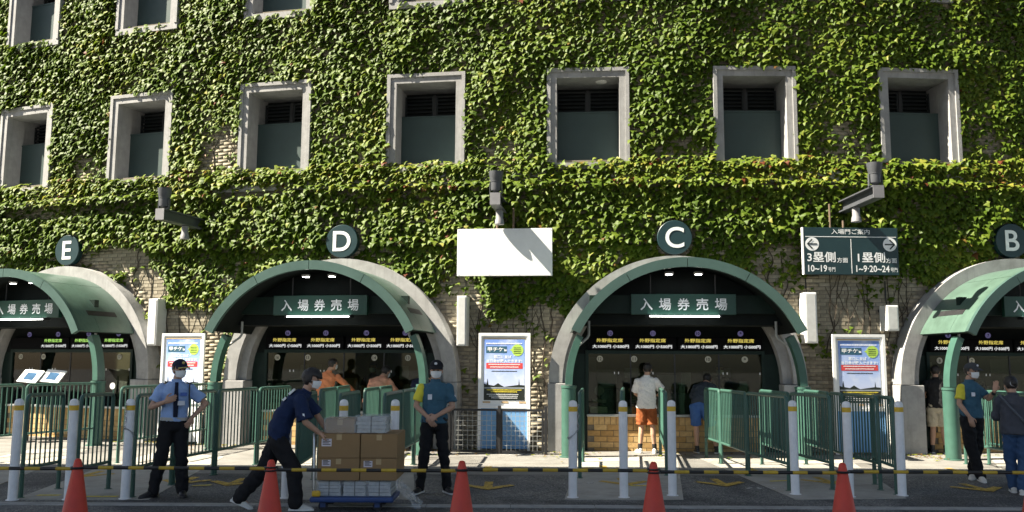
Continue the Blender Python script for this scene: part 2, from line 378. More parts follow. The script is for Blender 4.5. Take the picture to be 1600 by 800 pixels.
def put_text(b, body, cx, cz, y, w=None, h=None, bold=0.0, align='c', mi=0, sx=1.0):
    """flat letters facing -y, fitted to width w or letter height h"""
    v, f = text_bits(body, bold)
    xs = [p[0] for p in v]; ys = [p[1] for p in v]
    x0, x1, y0, y1 = min(xs), max(xs), min(ys), max(ys)
    if h and w: kx, ky = w/(x1-x0), h/(y1-y0)
    elif w: kx = ky = w/(x1-x0)
    else: ky = h/(y1-y0); kx = ky*sx
    ox = {'c': cx-kx*(x0+x1)/2, 'l': cx-kx*x0, 'r': cx-kx*x1}[align]
    oz = cz-ky*(y0+y1)/2
    b.add([(ox+kx*p[0], y, oz+ky*p[1]) for p in v], f, mi)
    return b

# ================================================================== THE SETTING: ground
gb = B(); gb.add([(-220,-200,0),(220,-200,0),(220,240,0),(-220,240,0)], [(0,1,2,3)])
tag(gb.build('road', 'asphalt', fix=False), kind='structure')
b = B()
for i in range(40): x0 = -20+i*1.0; b.bbox(x0+0.004, x0+0.996, 10.80, 10.98, -0.02, 0.012, 0.004)
tag(b.build('gutter', 'kerb'), kind='structure')
def slab(pts, zz=0.0075):
    b = B(); P = [G(*p) for p in pts]; n = len(P)
    b.add([(p.x, p.y, -0.03) for p in P]+[(p.x, p.y, zz) for p in P], [tuple(range(n, 2*n))]+[(i, (i+1)%n, (i+1)%n+n, i+n) for i in range(n)])
    tag(b.build('pavement', 'pave'), kind='structure')
ap = B(); n = 60                                        # pale old paving along the foot of the wall
for i in range(n+1):
    x = -26+i*52/n; yb = CCY-math.sqrt((RW+.0)**2-(x-CCX)**2)
    ap.v += [(x, 13.98+.012*x+.03*noise.noise((x*2,0,0)), .0035), (x, max(yb+.4, 15), .0035)]
ap.f = [(2*i, 2*i+2, 2*i+3, 2*i+1) for i in range(n)]; ap.m = [0]*n
tag(ap.build('apron', 'apron', fix=False), kind='structure')
slab([(22,781),(232,781),(350,714),(255,704),(150,733)])
slab([(440,781),(648,781),(645,712),(462,712)])
slab([(882,781),(1068,781),(1058,713),(905,713)])
slab([(1244,781),(1416,779),(1316,712),(1082,712)])
slab([(1610,781),(1800,779),(1640,714),(1545,714)])
slab([(-200,781),(-60,781),(140,702),(50,702),(-90,735)])
def arrow(px, py, mat, L=0.85, wd=0.30, turn=0.0):
    p = G(px, py); b = B(); c, s = math.cos(turn), math.sin(turn)
    pts = [(-.06,L*.5),(.06,L*.5),(.06,-L*.12),(wd,L*.16),(wd+.07,L*.04),(0,-L*.5),(-wd-.07,L*.04),(-wd,L*.16),(-.06,-L*.12)]
    b.add([(p.x+x*c-y*s, p.y+x*s+y*c, 0.0115) for x, y in pts], [tuple(range(9))])
    tag(b.build('road_arrow', mat, fix=False), kind='structure')
for a in ((1125,755),(368,754),(763,760),(762,734),(1527,763),(140,742),(975,754),(1290,752),(1330,737),(1500,737),(945,733),(1180,737),(290,752)): arrow(*a, 'yellow_mark')
for x0, y0, x1, y1 in ((58,775,94,775),(133,777,184,777),(985,760,1014,760),(1203,753,1230,752),(300,760,330,759),(490,776,540,776)):
    p, q = G(x0, y0), G(x1, y1); b = B()
    b.add([(p.x,p.y-.05,.0115),(q.x,q.y-.05,.0115),(q.x,q.y+.05,.0115),(p.x,p.y+.05,.0115)], [(0,1,2,3)])
    tag(b.build('painted_line', 'yellow_line', fix=False), kind='structure')
for px, py, n in ((880,757,3),(420,762,2),(1165,765,4),(780,712,4)):
    b = B()
    for i in range(n):
        p = G(px, py); x = p.x+i*.16
        b.add([(x,p.y,.0115),(x+.11,p.y+.02,.0115),(x+.13,p.y+.16,.0115),(x+.03,p.y+.15,.0115)], [(0,1,2,3)])
    tag(b.build('painted_letters', 'white_mark', fix=False), kind='structure')
# the elevated road above the viewer: its shade lies on the street in front of the gates
b = B()
for i in range(12):
    x0 = -72+i*12; b.box(x0+.02, x0+11.98, 2.0, 12.6, 11.0, 12.2)
    b.box(x0+.02, x0+11.98, 12.35, 12.603, 12.2, 13.0); b.box(x0+.02, x0+11.98, 2.0, 2.25, 12.2, 13.0)
tag(b.build('elevated_road', 'concrete'), kind='structure')
for x in (-42, -14, 14, 42):
    b = B(); b.bbox(x-.8, x+.8, -1.6, 0.0, -0.1, 10.1, .1); b.bbox(x-1, x+1, -1.8, 12.0, 10.1, 11.0, .1)
    tag(b.build('road_pier', 'concrete'), kind='structure')

# ================================================================== THE STADIUM BUILDING
HW, ZB, ZT = 0.842, 5.743, 7.762
Z2 = 9.32; Z2T = Z2+ZT-ZB
BAY = {'E': -2.5*SP, 'D': -0.5*SP, 'C': 1.5*SP, 'B': 3.5*SP}
RZ, RO, RI = 1.33, 2.50, 2.06                          # concrete arches: height of centre, radii
stadium = thing('stadium_building', 'tall curved stadium wall of cream brick with two rows of deep concrete windows', 'building', (0,0,0))
def in_arch(s, z, r, m=0.0):
    for c in BAY.values():
        d = abs(s-c)
        if d < r+m and z < RZ: return True
        if d*d+(z-RZ)**2 < (r+m)**2: return True
    return False
def in_window(s, z, m):
    k = round(s/SP); d = abs(s-k*SP)
    return d < HW+m and (ZB-m < z < ZT+m or Z2-m < z < Z2T+m)
def wall_mesh():
    b = B(); grid = {}
    def vert(s, z):
        k = (round(s,4), round(z,4))
        if k not in grid: grid[k] = len(b.v); b.v.append(tuple(W(s, z)))
        return grid[k]
    st = SP/28; ss = [-6.5*SP+i*st for i in range(28*13+1)]; zs = [i*.1 for i in range(42)]
    for i in range(len(ss)-1):
        for j in range(len(zs)-1):
            if in_arch((ss[i]+ss[i+1])/2, (zs[j]+zs[j+1])/2, 2.28): continue
            b.f.append((vert(ss[i],zs[j]), vert(ss[i+1],zs[j]), vert(ss[i+1],zs[j+1]), vert(ss[i],zs[j+1]))); b.m.append(0)
    s2 = sorted({round(v,4) for k in range(-6,7) for v in (k*SP-SP/2, k*SP-HW+.1, k*SP, k*SP+HW-.1, k*SP+SP/2)})
    z2 = [4.1, ZB+.1, ZT-.1, Z2+.1, Z2T-.1, 13.5]
    for i in range(len(s2)-1):
        for j in range(len(z2)-1):
            if in_window((s2[i]+s2[i+1])/2, (z2[j]+z2[j+1])/2, -.11): continue
            b.f.append((vert(s2[i],z2[j]), vert(s2[i+1],z2[j]), vert(s2[i+1],z2[j+1]), vert(s2[i],z2[j+1]))); b.m.append(0)
    for i in range(len(s2)-1):                           # top of the wall, running back to the stands
        n = len(b.v); b.v += [tuple(W(s2[i],13.5)), tuple(W(s2[i+1],13.5)), tuple(W(s2[i+1],13.5,-9)), tuple(W(s2[i],13.5,-9)), tuple(W(s2[i],0,-9)), tuple(W(s2[i+1],0,-9))]
        b.f += [(n,n+1,n+2,n+3), (n+3,n+2,n+5,n+4)]; b.m += [0,0]
    return b
wall = wall_mesh().build('wall', 'mortar', stadium)
def wall_strip(prof, s0, s1, n):                        # a moulding that follows the curve; prof in (out, z)
    b = B(); m = len(prof)
    for i in range(n+1):
        s = s0+(s1-s0)*i/n; b.v += [tuple(W(s, z, o)) for o, z in prof]
    b.f = [(i*m+k, i*m+(k+1)%m, (i+1)*m+(k+1)%m, (i+1)*m+k) for i in range(n) for k in range(m)]
    b.f += [tuple(range(m)), tuple(range(n*m, (n+1)*m))]; b.m = [0]*len(b.f); return b
for k in range(-5, 6):
    wall_strip([(-.02,5.36),(.07,5.36),(.09,5.39),(.09,5.55),(.07,5.60),(-.02,5.64)], k*SP-SP/2+.006, k*SP+SP/2-.006, 4).build('ledge', 'concrete', stadium)

# bricks
def tone_attr(me, vals):
    a = me.attributes.new('tone', 'FLOAT', 'POINT'); a.data.foreach_set('value', np.asarray(vals, dtype=np.float32))
def one_brick(w, h, d, tone, mat):
    b = B(); x, z = w/2, h/2
    b.add([(-x,-d,-z),(x,-d,-z),(x,-d,z),(-x,-d,z),(-x,0,-z),(x,0,-z),(x,0,z),(-x,0,z)], [(0,1,2,3),(1,5,6,2),(5,4,7,6),(4,0,3,7),(3,2,6,7),(4,5,1,0)])
    me = bpy.data.meshes.new('brick'); me.from_pydata(b.v, [], b.f); me.materials.append(MT[mat]); tone_attr(me, [tone]*8); me.update()
    return me
bare = []                                               # bare or thin places in the ivy: arc length, height, radii, how bare
def bare_px(px, py, rx, ry, k):
    s, z = S(px, py, .05); bare.append((s, z, rx*.0129, ry*.0129, k))
for a in ((226,452,40,36,1.0),(290,530,75,48,1.0),(185,408,60,20,.9),(715,490,34,60,1.0),(800,590,120,76,1.0),(850,515,28,36,.9),
          (1360,480,90,50,.93),(1225,425,46,44,.72),(1290,520,70,70,1.0),(1400,560,80,90,1.0),(1330,440,60,30,.9),
          (1320,228,40,34,.65),(1062,238,36,20,.55),(345,240,32,40,1.0),(135,268,26,24,.75),(1535,235,30,40,.5),(795,240,40,20,.4),
          (80,335,90,9,.7),(395,300,70,8,.8),(560,250,34,14,.3),(150,330,80,8,.4),
          (345,470,20,40,.55),(1420,330,40,20,.35)): bare_px(*a)
def ivy_density(s, z):
    d = 1.0
    for a, c, ra, rc, k in bare:
        q = ((s-a)/ra)**2+((z-c)/rc)**2
        if q < 1.9: d = min(d, 1-k*max(0, min(1, (1.9-q)/1.0)))
    n = noise.noise((s*.55, z*.55, 3.1))*.5+noise.noise((s*1.7, z*1.7, 9.7))*.5
    return max(0.0, min(1.0, d+n*(.5 if d < .97 else .22)))
proto = [one_brick(.238, .066, .010, t, 'brick') for t in (.25, .5, .8)]
cand = []; rest = []
bw, bh = .25, .0775
for j in range(int(11.8/bh)):
    z = (j+.5)*bh
    for i in range(int(27.5/bw)):
        s = -13.9+(i+.5*(j % 2))*bw
        if in_arch(s, z, RO-.06, .1) or in_window(s, z, .11) or 5.27 < z < 5.68: continue
        rest.append((s, z))
def bare_score(s, z):
    v = max([k*(1.2-((s-a)/ra)**2-((z-c)/rc)**2) for a, c, ra, rc, k in bare[:11]] + [-9])
    return v
def seen(s, z): return z > .5 and not in_arch(s, z, 2.62, .1) and not any(abs(s-c) < .62 and z < 2.35 for c in (1.75, -5.03, 8.49))
rest.sort(key=lambda q: -(bare_score(*q) if seen(*q) else -9))
for s, z in rest[:300]:
    o = link('brick', proto[random.choice((0,1,1,2))], wall, W(s, z, random.uniform(-.003,.004)), wall_head(s))
rest = rest[300:]
def brick_field(cells):
    n = len(cells); P = np.array(cells); t = T0+KC*P[:,0]
    o = rng.uniform(.008, .0115, n); w = .119+rng.uniform(-.003,.002,n); h = .033+rng.uniform(-.0015,.001,n)
    tx, ty, nx, ny = np.cos(t), np.sin(t), np.sin(t), -np.cos(t)
    bx, by = CCX+RW*np.sin(t), CCY-RW*np.cos(t)
    V = np.zeros((n,8,3), np.float32)
    for k, (a, c, e) in enumerate(((-1,1,-1),(1,1,-1),(1,1,1),(-1,1,1),(-1,0,-1),(1,0,-1),(1,0,1),(-1,0,1))):
        oo = o if c else -.004
        V[:,k,0] = bx+tx*a*w+nx*oo; V[:,k,1] = by+ty*a*w+ny*oo; V[:,k,2] = P[:,1]+e*h
    Fq = np.array([(0,1,2,3),(1,5,6,2),(4,0,3,7),(3,2,6,7),(4,5,1,0)])
    Fa = (Fq[None]+8*np.arange(n)[:,None,None]).reshape(-1,4)
    return V.reshape(-1,3), Fa, np.repeat(np.clip(rng.normal(.5,.22,n),0,1), 8)
def raw_mesh(name, V, Fa, mat, tones=None, smooth=False):
    me = bpy.data.meshes.new(name); k = Fa.shape[1]
    me.vertices.add(len(V)); me.vertices.foreach_set('co', np.ascontiguousarray(V, np.float32).ravel())
    me.loops.add(Fa.size); me.loops.foreach_set('vertex_index', np.ascontiguousarray(Fa, np.int32).ravel())
    me.polygons.add(len(Fa)); me.polygons.foreach_set('loop_start', np.arange(0, Fa.size, k, dtype=np.int32))
    me.materials.append(MT[mat]); me.update(calc_edges=True)
    if tones is not None: tone_attr(me, tones)
    if smooth: me.shade_smooth()
    return me
V, Fa, tn = brick_field(rest)
tag(link('brickwork', raw_mesh('brickwork', V, Fa, 'brick', tn), wall), kind='stuff')

# windows
def make_window(s, zb):
    h = ZT-ZB; a, c, e = HW, HW-.075, HW-.2
    b = B()
    for q0, q1, y in ((a, c, -.12), (c, e, -.09)):       # two-stepped concrete surround, butted at the corners
        k = .001 if q0 == a else 0
        y1 = .40
        z1 = h-(a-q0); t1 = h-(a-q1)
        b.box(-q0, -q1, y, y1, .03, t1); b.box(q1, q0, y, y1, .03, t1)
        b.box(-q0, q0, y, y1, t1, z1)
    b.box(-a, a, -.10, .84, -.11, .029)
    f = b.build('window', 'concrete', stadium, loc=W(s, zb), rot=wall_head(s))
    j = B(); w2 = e+.03
    j.box(-w2-.08, -w2, .403, .838, .031, h-.17); j.box(w2, w2+.08, .403, .838, .031, h-.17)
    j.box(-w2-.08, w2+.08, .403, .838, h-.17, h-.09)
    j.build('inner_jamb', 'concrete', f)
    B().box(-w2-.08, w2+.08, .842, .9, -.05, h-.1).build('back_panel', 'lining', f)
    zt = 1.215
    p = B(); p.box(-e+.004, e-.004, .36, .385, .032, zt); p.box(-e+.004, e-.004, .345, .36, zt-.03, zt); p.build('shutter_panel', 'shutter', f)
    for x0, x1 in ((-w2+.01, -.03), (.03, w2-.01)):
        l = B(); z0, z1 = zt-.25, h-.26
        l.box(x0, x0+.03, .70, .75, z0, z1); l.box(x1-.03, x1, .70, .75, z0, z1); l.box(x0+.03, x1-.03, .70, .75, z1-.03, z1)
        for i in range(9):
            z = z0+.02+i*(z1-z0-.05)/9
            l.add([(x0+.03,.70,z),(x1-.03,.70,z),(x1-.03,.745,z+.05),(x0+.03,.745,z+.05),(x0+.03,.70,z+.008),(x1-.03,.70,z+.008),(x1-.03,.745,z+.058),(x0+.03,.745,z+.058)],
                  [(0,1,2,3),(4,5,6,7),(0,1,5,4),(1,2,6,5),(2,3,7,6),(3,0,4,7)])
        l.build('louvre', 'louvre', f)
    B().box(-.03, .03, .68, .75, zt-.25, h-.24).build('mullion', 'black', f)
    return f
w0 = make_window(0, ZB)
for k in range(-5, 6):
    for zb in (ZB, Z2):
        if k == 0 and zb == ZB: continue
        c = copy_tree(w0, stadium); c.location = W(k*SP, zb); c.rotation_euler = (0, 0, wall_head(k*SP))
b = B(); b.lathe([(.10,-.03),(.115,-.02),(.115,0)], 20)
b.build('soffit_light', 'box_white', stadium, smooth=True, loc=W(SP+.28, ZT-.2, -.2))

# ================================================================== IVY
ivy = thing('climbing_ivy', 'dense green ivy covering the curved stadium wall around its windows and arches', 'ivy', (0,0,0))
LV = np.array([(0,0),(.2,.1),(.42,.07),(.60,-.20),(.40,-.34),(.26,-.5),(.14,-.78),(0,-1.0),(-.14,-.78),(-.26,-.5),(-.40,-.34),(-.60,-.20),(-.42,.07),(-.2,.1),(0,-.35)], np.float32)
LZ = np.array([-.46,-.44,-.42,-.18,-.06,.0,-.01,-.06,-.01,.0,-.06,-.18,-.42,-.44,.02], np.float32)
LF = np.array([(14,(i+1)%14,i) for i in range(14)])
def leaf_field(pos, out, size, tilt, yaw, roll):
    """pos: arc length and height; leaves hang tip-down, faces turned up and out"""
    n = len(pos); P = np.asarray(pos); t = T0+KC*P[:,0]
    T = np.stack([np.cos(t), np.sin(t), 0*t], 1); N = np.stack([np.sin(t), -np.cos(t), 0*t], 1); Z = np.array([0,0,1.0])
    Nn = N*np.cos(yaw)[:,None]+T*np.sin(yaw)[:,None]; Tn = T*np.cos(yaw)[:,None]-N*np.sin(yaw)[:,None]
    nor = Nn*np.cos(tilt)[:,None]+Z*np.sin(tilt)[:,None]; up = Z*np.cos(tilt)[:,None]-Nn*np.sin(tilt)[:,None]
    a = Tn*np.cos(roll)[:,None]+up*np.sin(roll)[:,None]; u = up*np.cos(roll)[:,None]-Tn*np.sin(roll)[:,None]
    o = np.stack([CCX+(RW+out)*np.sin(t), CCY-(RW+out)*np.cos(t), P[:,1]], 1)
    curl = rng.uniform(.5, 1.35, n)
    V = o[:,None,:]+size[:,None,None]*(a[:,None,:]*LV[None,:,0,None]+u[:,None,:]*(LV[None,:,1,None]+.35)+nor[:,None,:]*(LZ[None,:,None]*curl[:,None,None]))
    Fa = (LF[None]+15*np.arange(n)[:,None,None]).reshape(-1,3)
    return V.reshape(-1,3).astype(np.float32), Fa
pos = []; outs = []; sizes = []; tones = []; tilts = []
blocks = []                                             # fittings that the leaves leave free: arc length, height, half sizes
def keep_free(s, z):
    for c in BAY.values():
        if (s-c)**2+(z-4.2)**2 < .41**2: return True
        if (s-c)**2+(z-RZ)**2 < 2.47**2 or (abs(s-c) < 2.5 and z < RZ): return True
    return False
NL = 88000
ss = rng.uniform(-13.6, 14.4, NL*2); zz = rng.uniform(.9, 12.0, NL*2)
cnt = 0
for s, z in zip(ss, zz):
    if (in_window(s, z, -.02) and not ZB-.3 < z < ZB+.02) or keep_free(s, z): continue
    d = ivy_density(s, z)
    if z < 1.6: d = min(d, .02)
    if random.random() > d*.70+(.0 if d > .05 else 0): continue
    th = .08+.13*max(0, .5+noise.noise((s*1.1, z*1.1, 1.7)))*d+(.12 if 4.1 < z < 5.40 else 0)*d
    on_ledge = 5.25 < z < 5.90
    o = random.uniform(.015, 1)**.6*th+(.07 if on_ledge else 0)
    pos.append((s, z)); outs.append(o)
    sizes.append(random.uniform(.072, .158)*(.8 if d < .4 else 1))
    clump = noise.noise((s*.8+5, z*.8, 4.4))
    tn = .42+.30*clump+random.gauss(0, .17)
    if on_ledge: tn += .18  # ledge leaves coloured paler for the light their upturned faces catch
    if z < 4.3 and random.random() < .013: tn = random.uniform(.95, 1)
    tones.append(min(.93 if tn < .95 else 1, max(0, tn)))
    tilts.append(random.gauss(.26, .17)+(.25 if on_ledge else 0))
for i in range(6000):                                   # the thick fringe that grows along the ledge and over the window sills
    s, z = random.uniform(-13.6, 14.4), random.triangular(5.30, 5.90, 5.7)
    if noise.noise((s*.9, z*2.2, 0))+.5*noise.noise((s*3.1, z*3, 4)) < -.22: continue
    pos.append((s, z)); outs.append(.07+(.11+.10*noise.noise((s*1.3, z, 7)))*random.random()*(1-.8*abs(z-5.62)/.4)); sizes.append(random.uniform(.08,.135)); tones.append(min(.93, max(.2, random.gauss(.66,.16)))); tilts.append(random.gauss(.5,.3))
order = np.argsort(np.array(outs)); n = len(order)
pos = np.array(pos); outs = np.array(outs); sizes = np.array(sizes); tones = np.array(tones); tilts = np.array(tilts)
yaws = rng.normal(-.26, .30, n); rolls = rng.normal(0, .34, n)
big = np.argsort(-(sizes+.15*outs-.002*np.abs(pos[:,1]-4)+((np.abs(pos[:,0]-1.5) < 9)*.02)))[:300]
mask = np.ones(n, bool); mask[big] = False
V, Fa = leaf_field(pos[mask], outs[mask], sizes[mask], tilts[mask], yaws[mask], rolls[mask])
tag(link('foliage', raw_mesh('foliage', V, Fa, 'leaf', np.repeat(tones[mask], 15)), ivy), kind='stuff')
V0 = np.concatenate([LV[:,:1], LZ[:,None], LV[:,1:]+.35], 1); V0[:,1] *= -1.2
leaf_me = []
for t in (.3, .5, .62, .8): leaf_me.append(raw_mesh('leaf', V0, LF[:, ::-1], 'leaf', [t]*15))
for i in big:
    o = link('leaf', leaf_me[int(min(3, max(0, (tones[i]-.2)*5)))], ivy, W(pos[i,0], pos[i,1], outs[i]+.02))
    o.rotation_euler = (-tilts[i], rolls[i], wall_head(pos[i,0])+yaws[i]); o.scale = [sizes[i]]*3
for px, y0, y1 in ((262,520,330),(285,560,360),(300,600,300),(318,540,380),(342,560,400),(742,600,380),(757,620,330),(775,600,420),(800,640,380),(822,640,400),(838,640,430),(852,620,380),(866,560,420),
                   (1296,560,420),(1312,600,400),(1330,560,440),(1348,620,430),(1366,600,440),(1385,640,420),(1398,640,400),(1412,600,440),(1428,600,400),(1206,470,380),(1228,500,400),(205,470,380),(232,500,340),(1290,260,180),(1340,250,190),(338,280,200),(360,270,190)):
    s0, z0 = S(px, y0, .03); s1, z1 = S(px+random.uniform(-14,14), y1, .03); pts = []; m = 12; q = random.uniform(0, 50)
    for i in range(m+1):
        f = i/m; pts.append(W(s0+(s1-s0)*f+.12*noise.noise((q, f*4, 0))+.03*noise.noise((q, f*17, 5)), z0+(z1-z0)*f, .024+.012*noise.noise((q, f*6, 9))))
    bb = B(); r0 = random.uniform(.008, .017); bb.tube(pts, [r0*(1-.5*i/m) for i in range(m+1)], 5)
    for q2 in range(2):
        i = random.randrange(2, m-2); p = pts[i]; sgn = random.choice((-1,1)); t = wall_head(s0); e = Vector((math.cos(t), math.sin(t), 0))
        bb.tube([p, p+e*sgn*.08+Vector((0,0,.10)), p+e*sgn*.13+Vector((0,0,.26)), p+e*sgn*.22+Vector((0,0,.45))], [.008,.007,.006,.004], 4)
    bb.build('stem', 'stem', ivy)

# dry leaves blown against the foot of the wall
fl = []; ft = []
for i in range(420):
    s_ = random.choice((random.uniform(-.2, 3.4), random.uniform(6.8, 10.2), random.uniform(-6.3, -3.6), random.uniform(-7, 11))); o_ = abs(random.gauss(0, .5))+.08
    if in_arch(s_, .1, 2.55): o_ += .4
    p_ = W(s_, .016, o_); q_ = random.uniform(.5, .9)*.075; a_ = random.uniform(0, 6.3)
    for x_, y_, z_ in ((0,0,.012),(.5,.25,.02),(.9,-.1,.004),(.45,-.5,.016),(0,-.9,0),(-.45,-.5,.018),(-.9,-.1,.006),(-.5,.25,.014)): fl.append((p_.x+q_*(x_*math.cos(a_)-y_*math.sin(a_)), p_.y+q_*(x_*math.sin(a_)+y_*math.cos(a_)), p_.z+z_))
    ft += [random.choice((.97, .95, .98, .85, .6))]*8
tag(link('fallen_leaves', raw_mesh('fallen_leaves', np.array(fl), np.array([[k*8+j for j in range(8)] for k in range(420)]), 'leaf', ft)), kind='stuff')

# ================================================================== TICKET BOOTHS UNDER THE ARCHES
MT['board_picture'] = M('board_picture', (0.04,0.09,0.17), .9, var=.3, spec=.05); MT['poster_pale'] = M('notice_paper', (0.45,0.40,0.30), .6, var=.1)
NUM = {'E': (('20','19','18','17'), ('20','19','18','17')), 'D': (('16','15','14','13'),)*2, 'C': (('12','11','10','9'),)*2, 'B': (('8','7','6','5'),)*2}
CB = [one_brick(.246, .102, .02, t, 'counter_brick') for t in (.2, .45, .7, .9)]
CS = [one_brick(.102, .15, .02, t, 'counter_brick') for t in (.2, .45, .7, .9)]
def arc_pts(r, a0, a1, n, zc): return [(r*math.cos(a0+(a1-a0)*i/n), zc+r*math.sin(a0+(a1-a0)*i/n)) for i in range(n+1)]
def booth(k):
    s0 = BAY[k]
    t = on_wall('ticket_booth', {'E':'ticket booth in the concrete arch below round sign E, two slanted boards inside','D':'ticket booth in the concrete arch below round sign D with olive wall behind its glass',
                                 'C':'ticket booth in the concrete arch below round sign C with ochre brick counter front','B':'ticket booth in the concrete arch below round sign B, partly behind a green pillar'}[k], 'ticket booth', s0, 0)
    b = B()                                              # arch ring in two steps
    b.arc(RI+.17, RO, -.30, .40, 0, PI, RZ, 40); b.arc(RI, RI+.17, -.16, .40, 0, PI, RZ, 40)
    b.build('arch_ring', 'concrete', t, smooth=True)
    for sg in (-1, 1):
        x0, x1 = sorted((sg*(RI-.02), sg*(RO+.015)))
        B().bbox(x0, x1, -.32, .42, -.05, RZ-.012, .012).build('pier', 'concrete', t)
    # facade
    gx, g0, g1 = 1.735, .72, 1.90
    r = RI+.03; zi = g1-RZ; xa = math.sqrt(r*r-zi*zi)
    top = [(xa, g1)]+[(x, z) for x, z in arc_pts(r, math.asin(zi/r), PI-math.asin(zi/r), 30, RZ)][1:-1]+[(-xa, g1)]
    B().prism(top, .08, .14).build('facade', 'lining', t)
    for sg in (-1, 1):
        pts = [(sg*gx, 0), (sg*(RI+.03), 0), (sg*(RI+.03), RZ)]+[(sg*x, z) for x, z in arc_pts(r, 0, math.asin(zi/r), 6, RZ)][1:]+[(sg*gx, g1)]
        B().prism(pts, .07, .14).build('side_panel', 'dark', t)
        B().box(sg*gx-.03, sg*gx+.03, .02, .069, .70, g1).build('jamb', 'dark', t)
    B().box(-gx-.03, gx+.03, .018, .079, g1, g1+.07).build('lintel', 'dark', t)
    cw = B().box(-gx, gx, .045, .25, -.03, .665).build('counter_front', 'mortar', t)
    x = -gx+.06; i = 0
    while x < gx-.04:
        link('brick', random.choice(CS), cw, (x, .047, .585)); x += .1125
    for j in range(5):
        x = -gx+(.13 if j % 2 else .0); z = .455-j*.1125+.0
        while x < gx-.1:
            if x > -gx+.1: link('brick', random.choice(CB), cw, (x, .047, z))
            x += .2575
    B().bbox(-gx-.01, gx+.01, -.05, .30, .667, .715, .008).build('counter_ledge', 'steel', t)
    gp = B().box(-gx+.03, gx-.03, .055, .063, .717, g1-.001).build('glass_pane', 'glass', t)
    top_n, win_n = NUM[k]
    for n_, x in zip(win_n, (-1.48,-.80,.66,1.38)):
        b = B(); b.lathe([(.062,-.003),(.062,.003)], 24, 0, Matrix.Translation((x,.050,1.80)) @ Matrix.Rotation(PI/2,4,'X'))
        put_text(b, n_, x, 1.80, .0455, h=.066, bold=.02, mi=1); b.build('number_disc', ['roundel_pale','inner'], gp)
        for dx in (-.02, .06):
            B().box(x+.30+dx, x+.318+dx, .046, .054, 1.50, 1.545).build('glass_clip', 'box_white', gp)
    for x in (-.87, 0, .87): B().box(x-.012, x+.012, .045, .054, .717, g1-.002).build('glazing_bar', 'black', t)
    # room behind the glass
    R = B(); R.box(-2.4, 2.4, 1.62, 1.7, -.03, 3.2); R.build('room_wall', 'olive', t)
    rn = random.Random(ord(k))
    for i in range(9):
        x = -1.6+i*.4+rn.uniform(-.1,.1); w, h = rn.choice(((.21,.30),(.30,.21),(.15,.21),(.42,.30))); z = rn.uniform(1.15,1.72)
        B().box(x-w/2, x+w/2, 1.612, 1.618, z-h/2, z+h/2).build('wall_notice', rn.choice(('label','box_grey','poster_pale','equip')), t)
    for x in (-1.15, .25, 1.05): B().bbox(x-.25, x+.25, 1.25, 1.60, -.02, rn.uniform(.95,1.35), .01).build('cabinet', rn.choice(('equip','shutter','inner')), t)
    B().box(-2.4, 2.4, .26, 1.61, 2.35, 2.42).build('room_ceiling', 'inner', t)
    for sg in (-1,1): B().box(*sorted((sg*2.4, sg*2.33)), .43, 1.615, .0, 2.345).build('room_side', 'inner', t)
    B().box(-gx, gx, .31, .75, .62, .69).build('inner_desk', 'equip', t)
    for i, x in enumerate((-1.49,-.75,.62,1.33)):
        b = B(); M4 = Matrix.Translation((x,.20,1.17)) @ Matrix.Rotation(PI/2,4,'X')
        b.lathe([(.095,-.012),(.1,0),(.095,.012)], 24, 0, M4); b.box(x-.015,x+.015,.20,.23,.95,1.09)
        b.bbox(x-.14, x+.14, .14, .27, .93, 1.0, .012); b.box(x-.05,x+.05,.18,.24,.715,.93, 1); b.build('speaking_disc', ['equip','black'], t, smooth=False)
        B().bbox(x-.20, x+.16, .09, .29, .717, .86, .01).build('cash_tray', 'steel', t)
        b = B(); b.bbox(x+.22, x+.50, .5, .55, .95, 1.17, .008); b.box(x+.33, x+.39, .51, .56, .69, .95); b.build('desk_screen', 'black', t)
    # lit price boards and numbers above the glass
    lx = (-1.27,-.42,.47,1.31); shown = {'E': (0,1,1,1), 'D': (1,1,1,1), 'C': (1,1,1,1), 'B': (1,1,1,1)}[k]
    for c0, c1 in ((-1.71,.02),(.06,1.71)):
        B().bbox(c0, c1, -.05, .078, 1.975, 2.235, .008).build('price_board', 'led_black', t)
    for i, x in enumerate(lx):
        if shown[i]:
            b = B(); yt = -.053
            put_text(b, '外野指定席', x-.02, 2.165, yt, w=.52, h=.078, bold=.010)
            b.build('price_heading', 'led_green' if k == 'E' else 'led_yellow', t)
            b = B(); put_text(b, '大1000円 小500円', x, 2.045, yt, w=.72, h=.072, bold=.012); b.build('price_line', 'led_white', t)
        b = B(); b.lathe([(.055,-.01),(.055,.01)], 20, 0, Matrix.Translation((x,.06,2.31)) @ Matrix.Rotation(PI/2,4,'X'))
        put_text(b, top_n[i], x, 2.31, .048, h=.06, bold=.02, mi=1); b.build('number_disc', ['roundel','led_black'], t)
    return t
BO = {k: booth(k) for k in 'EDCB'}

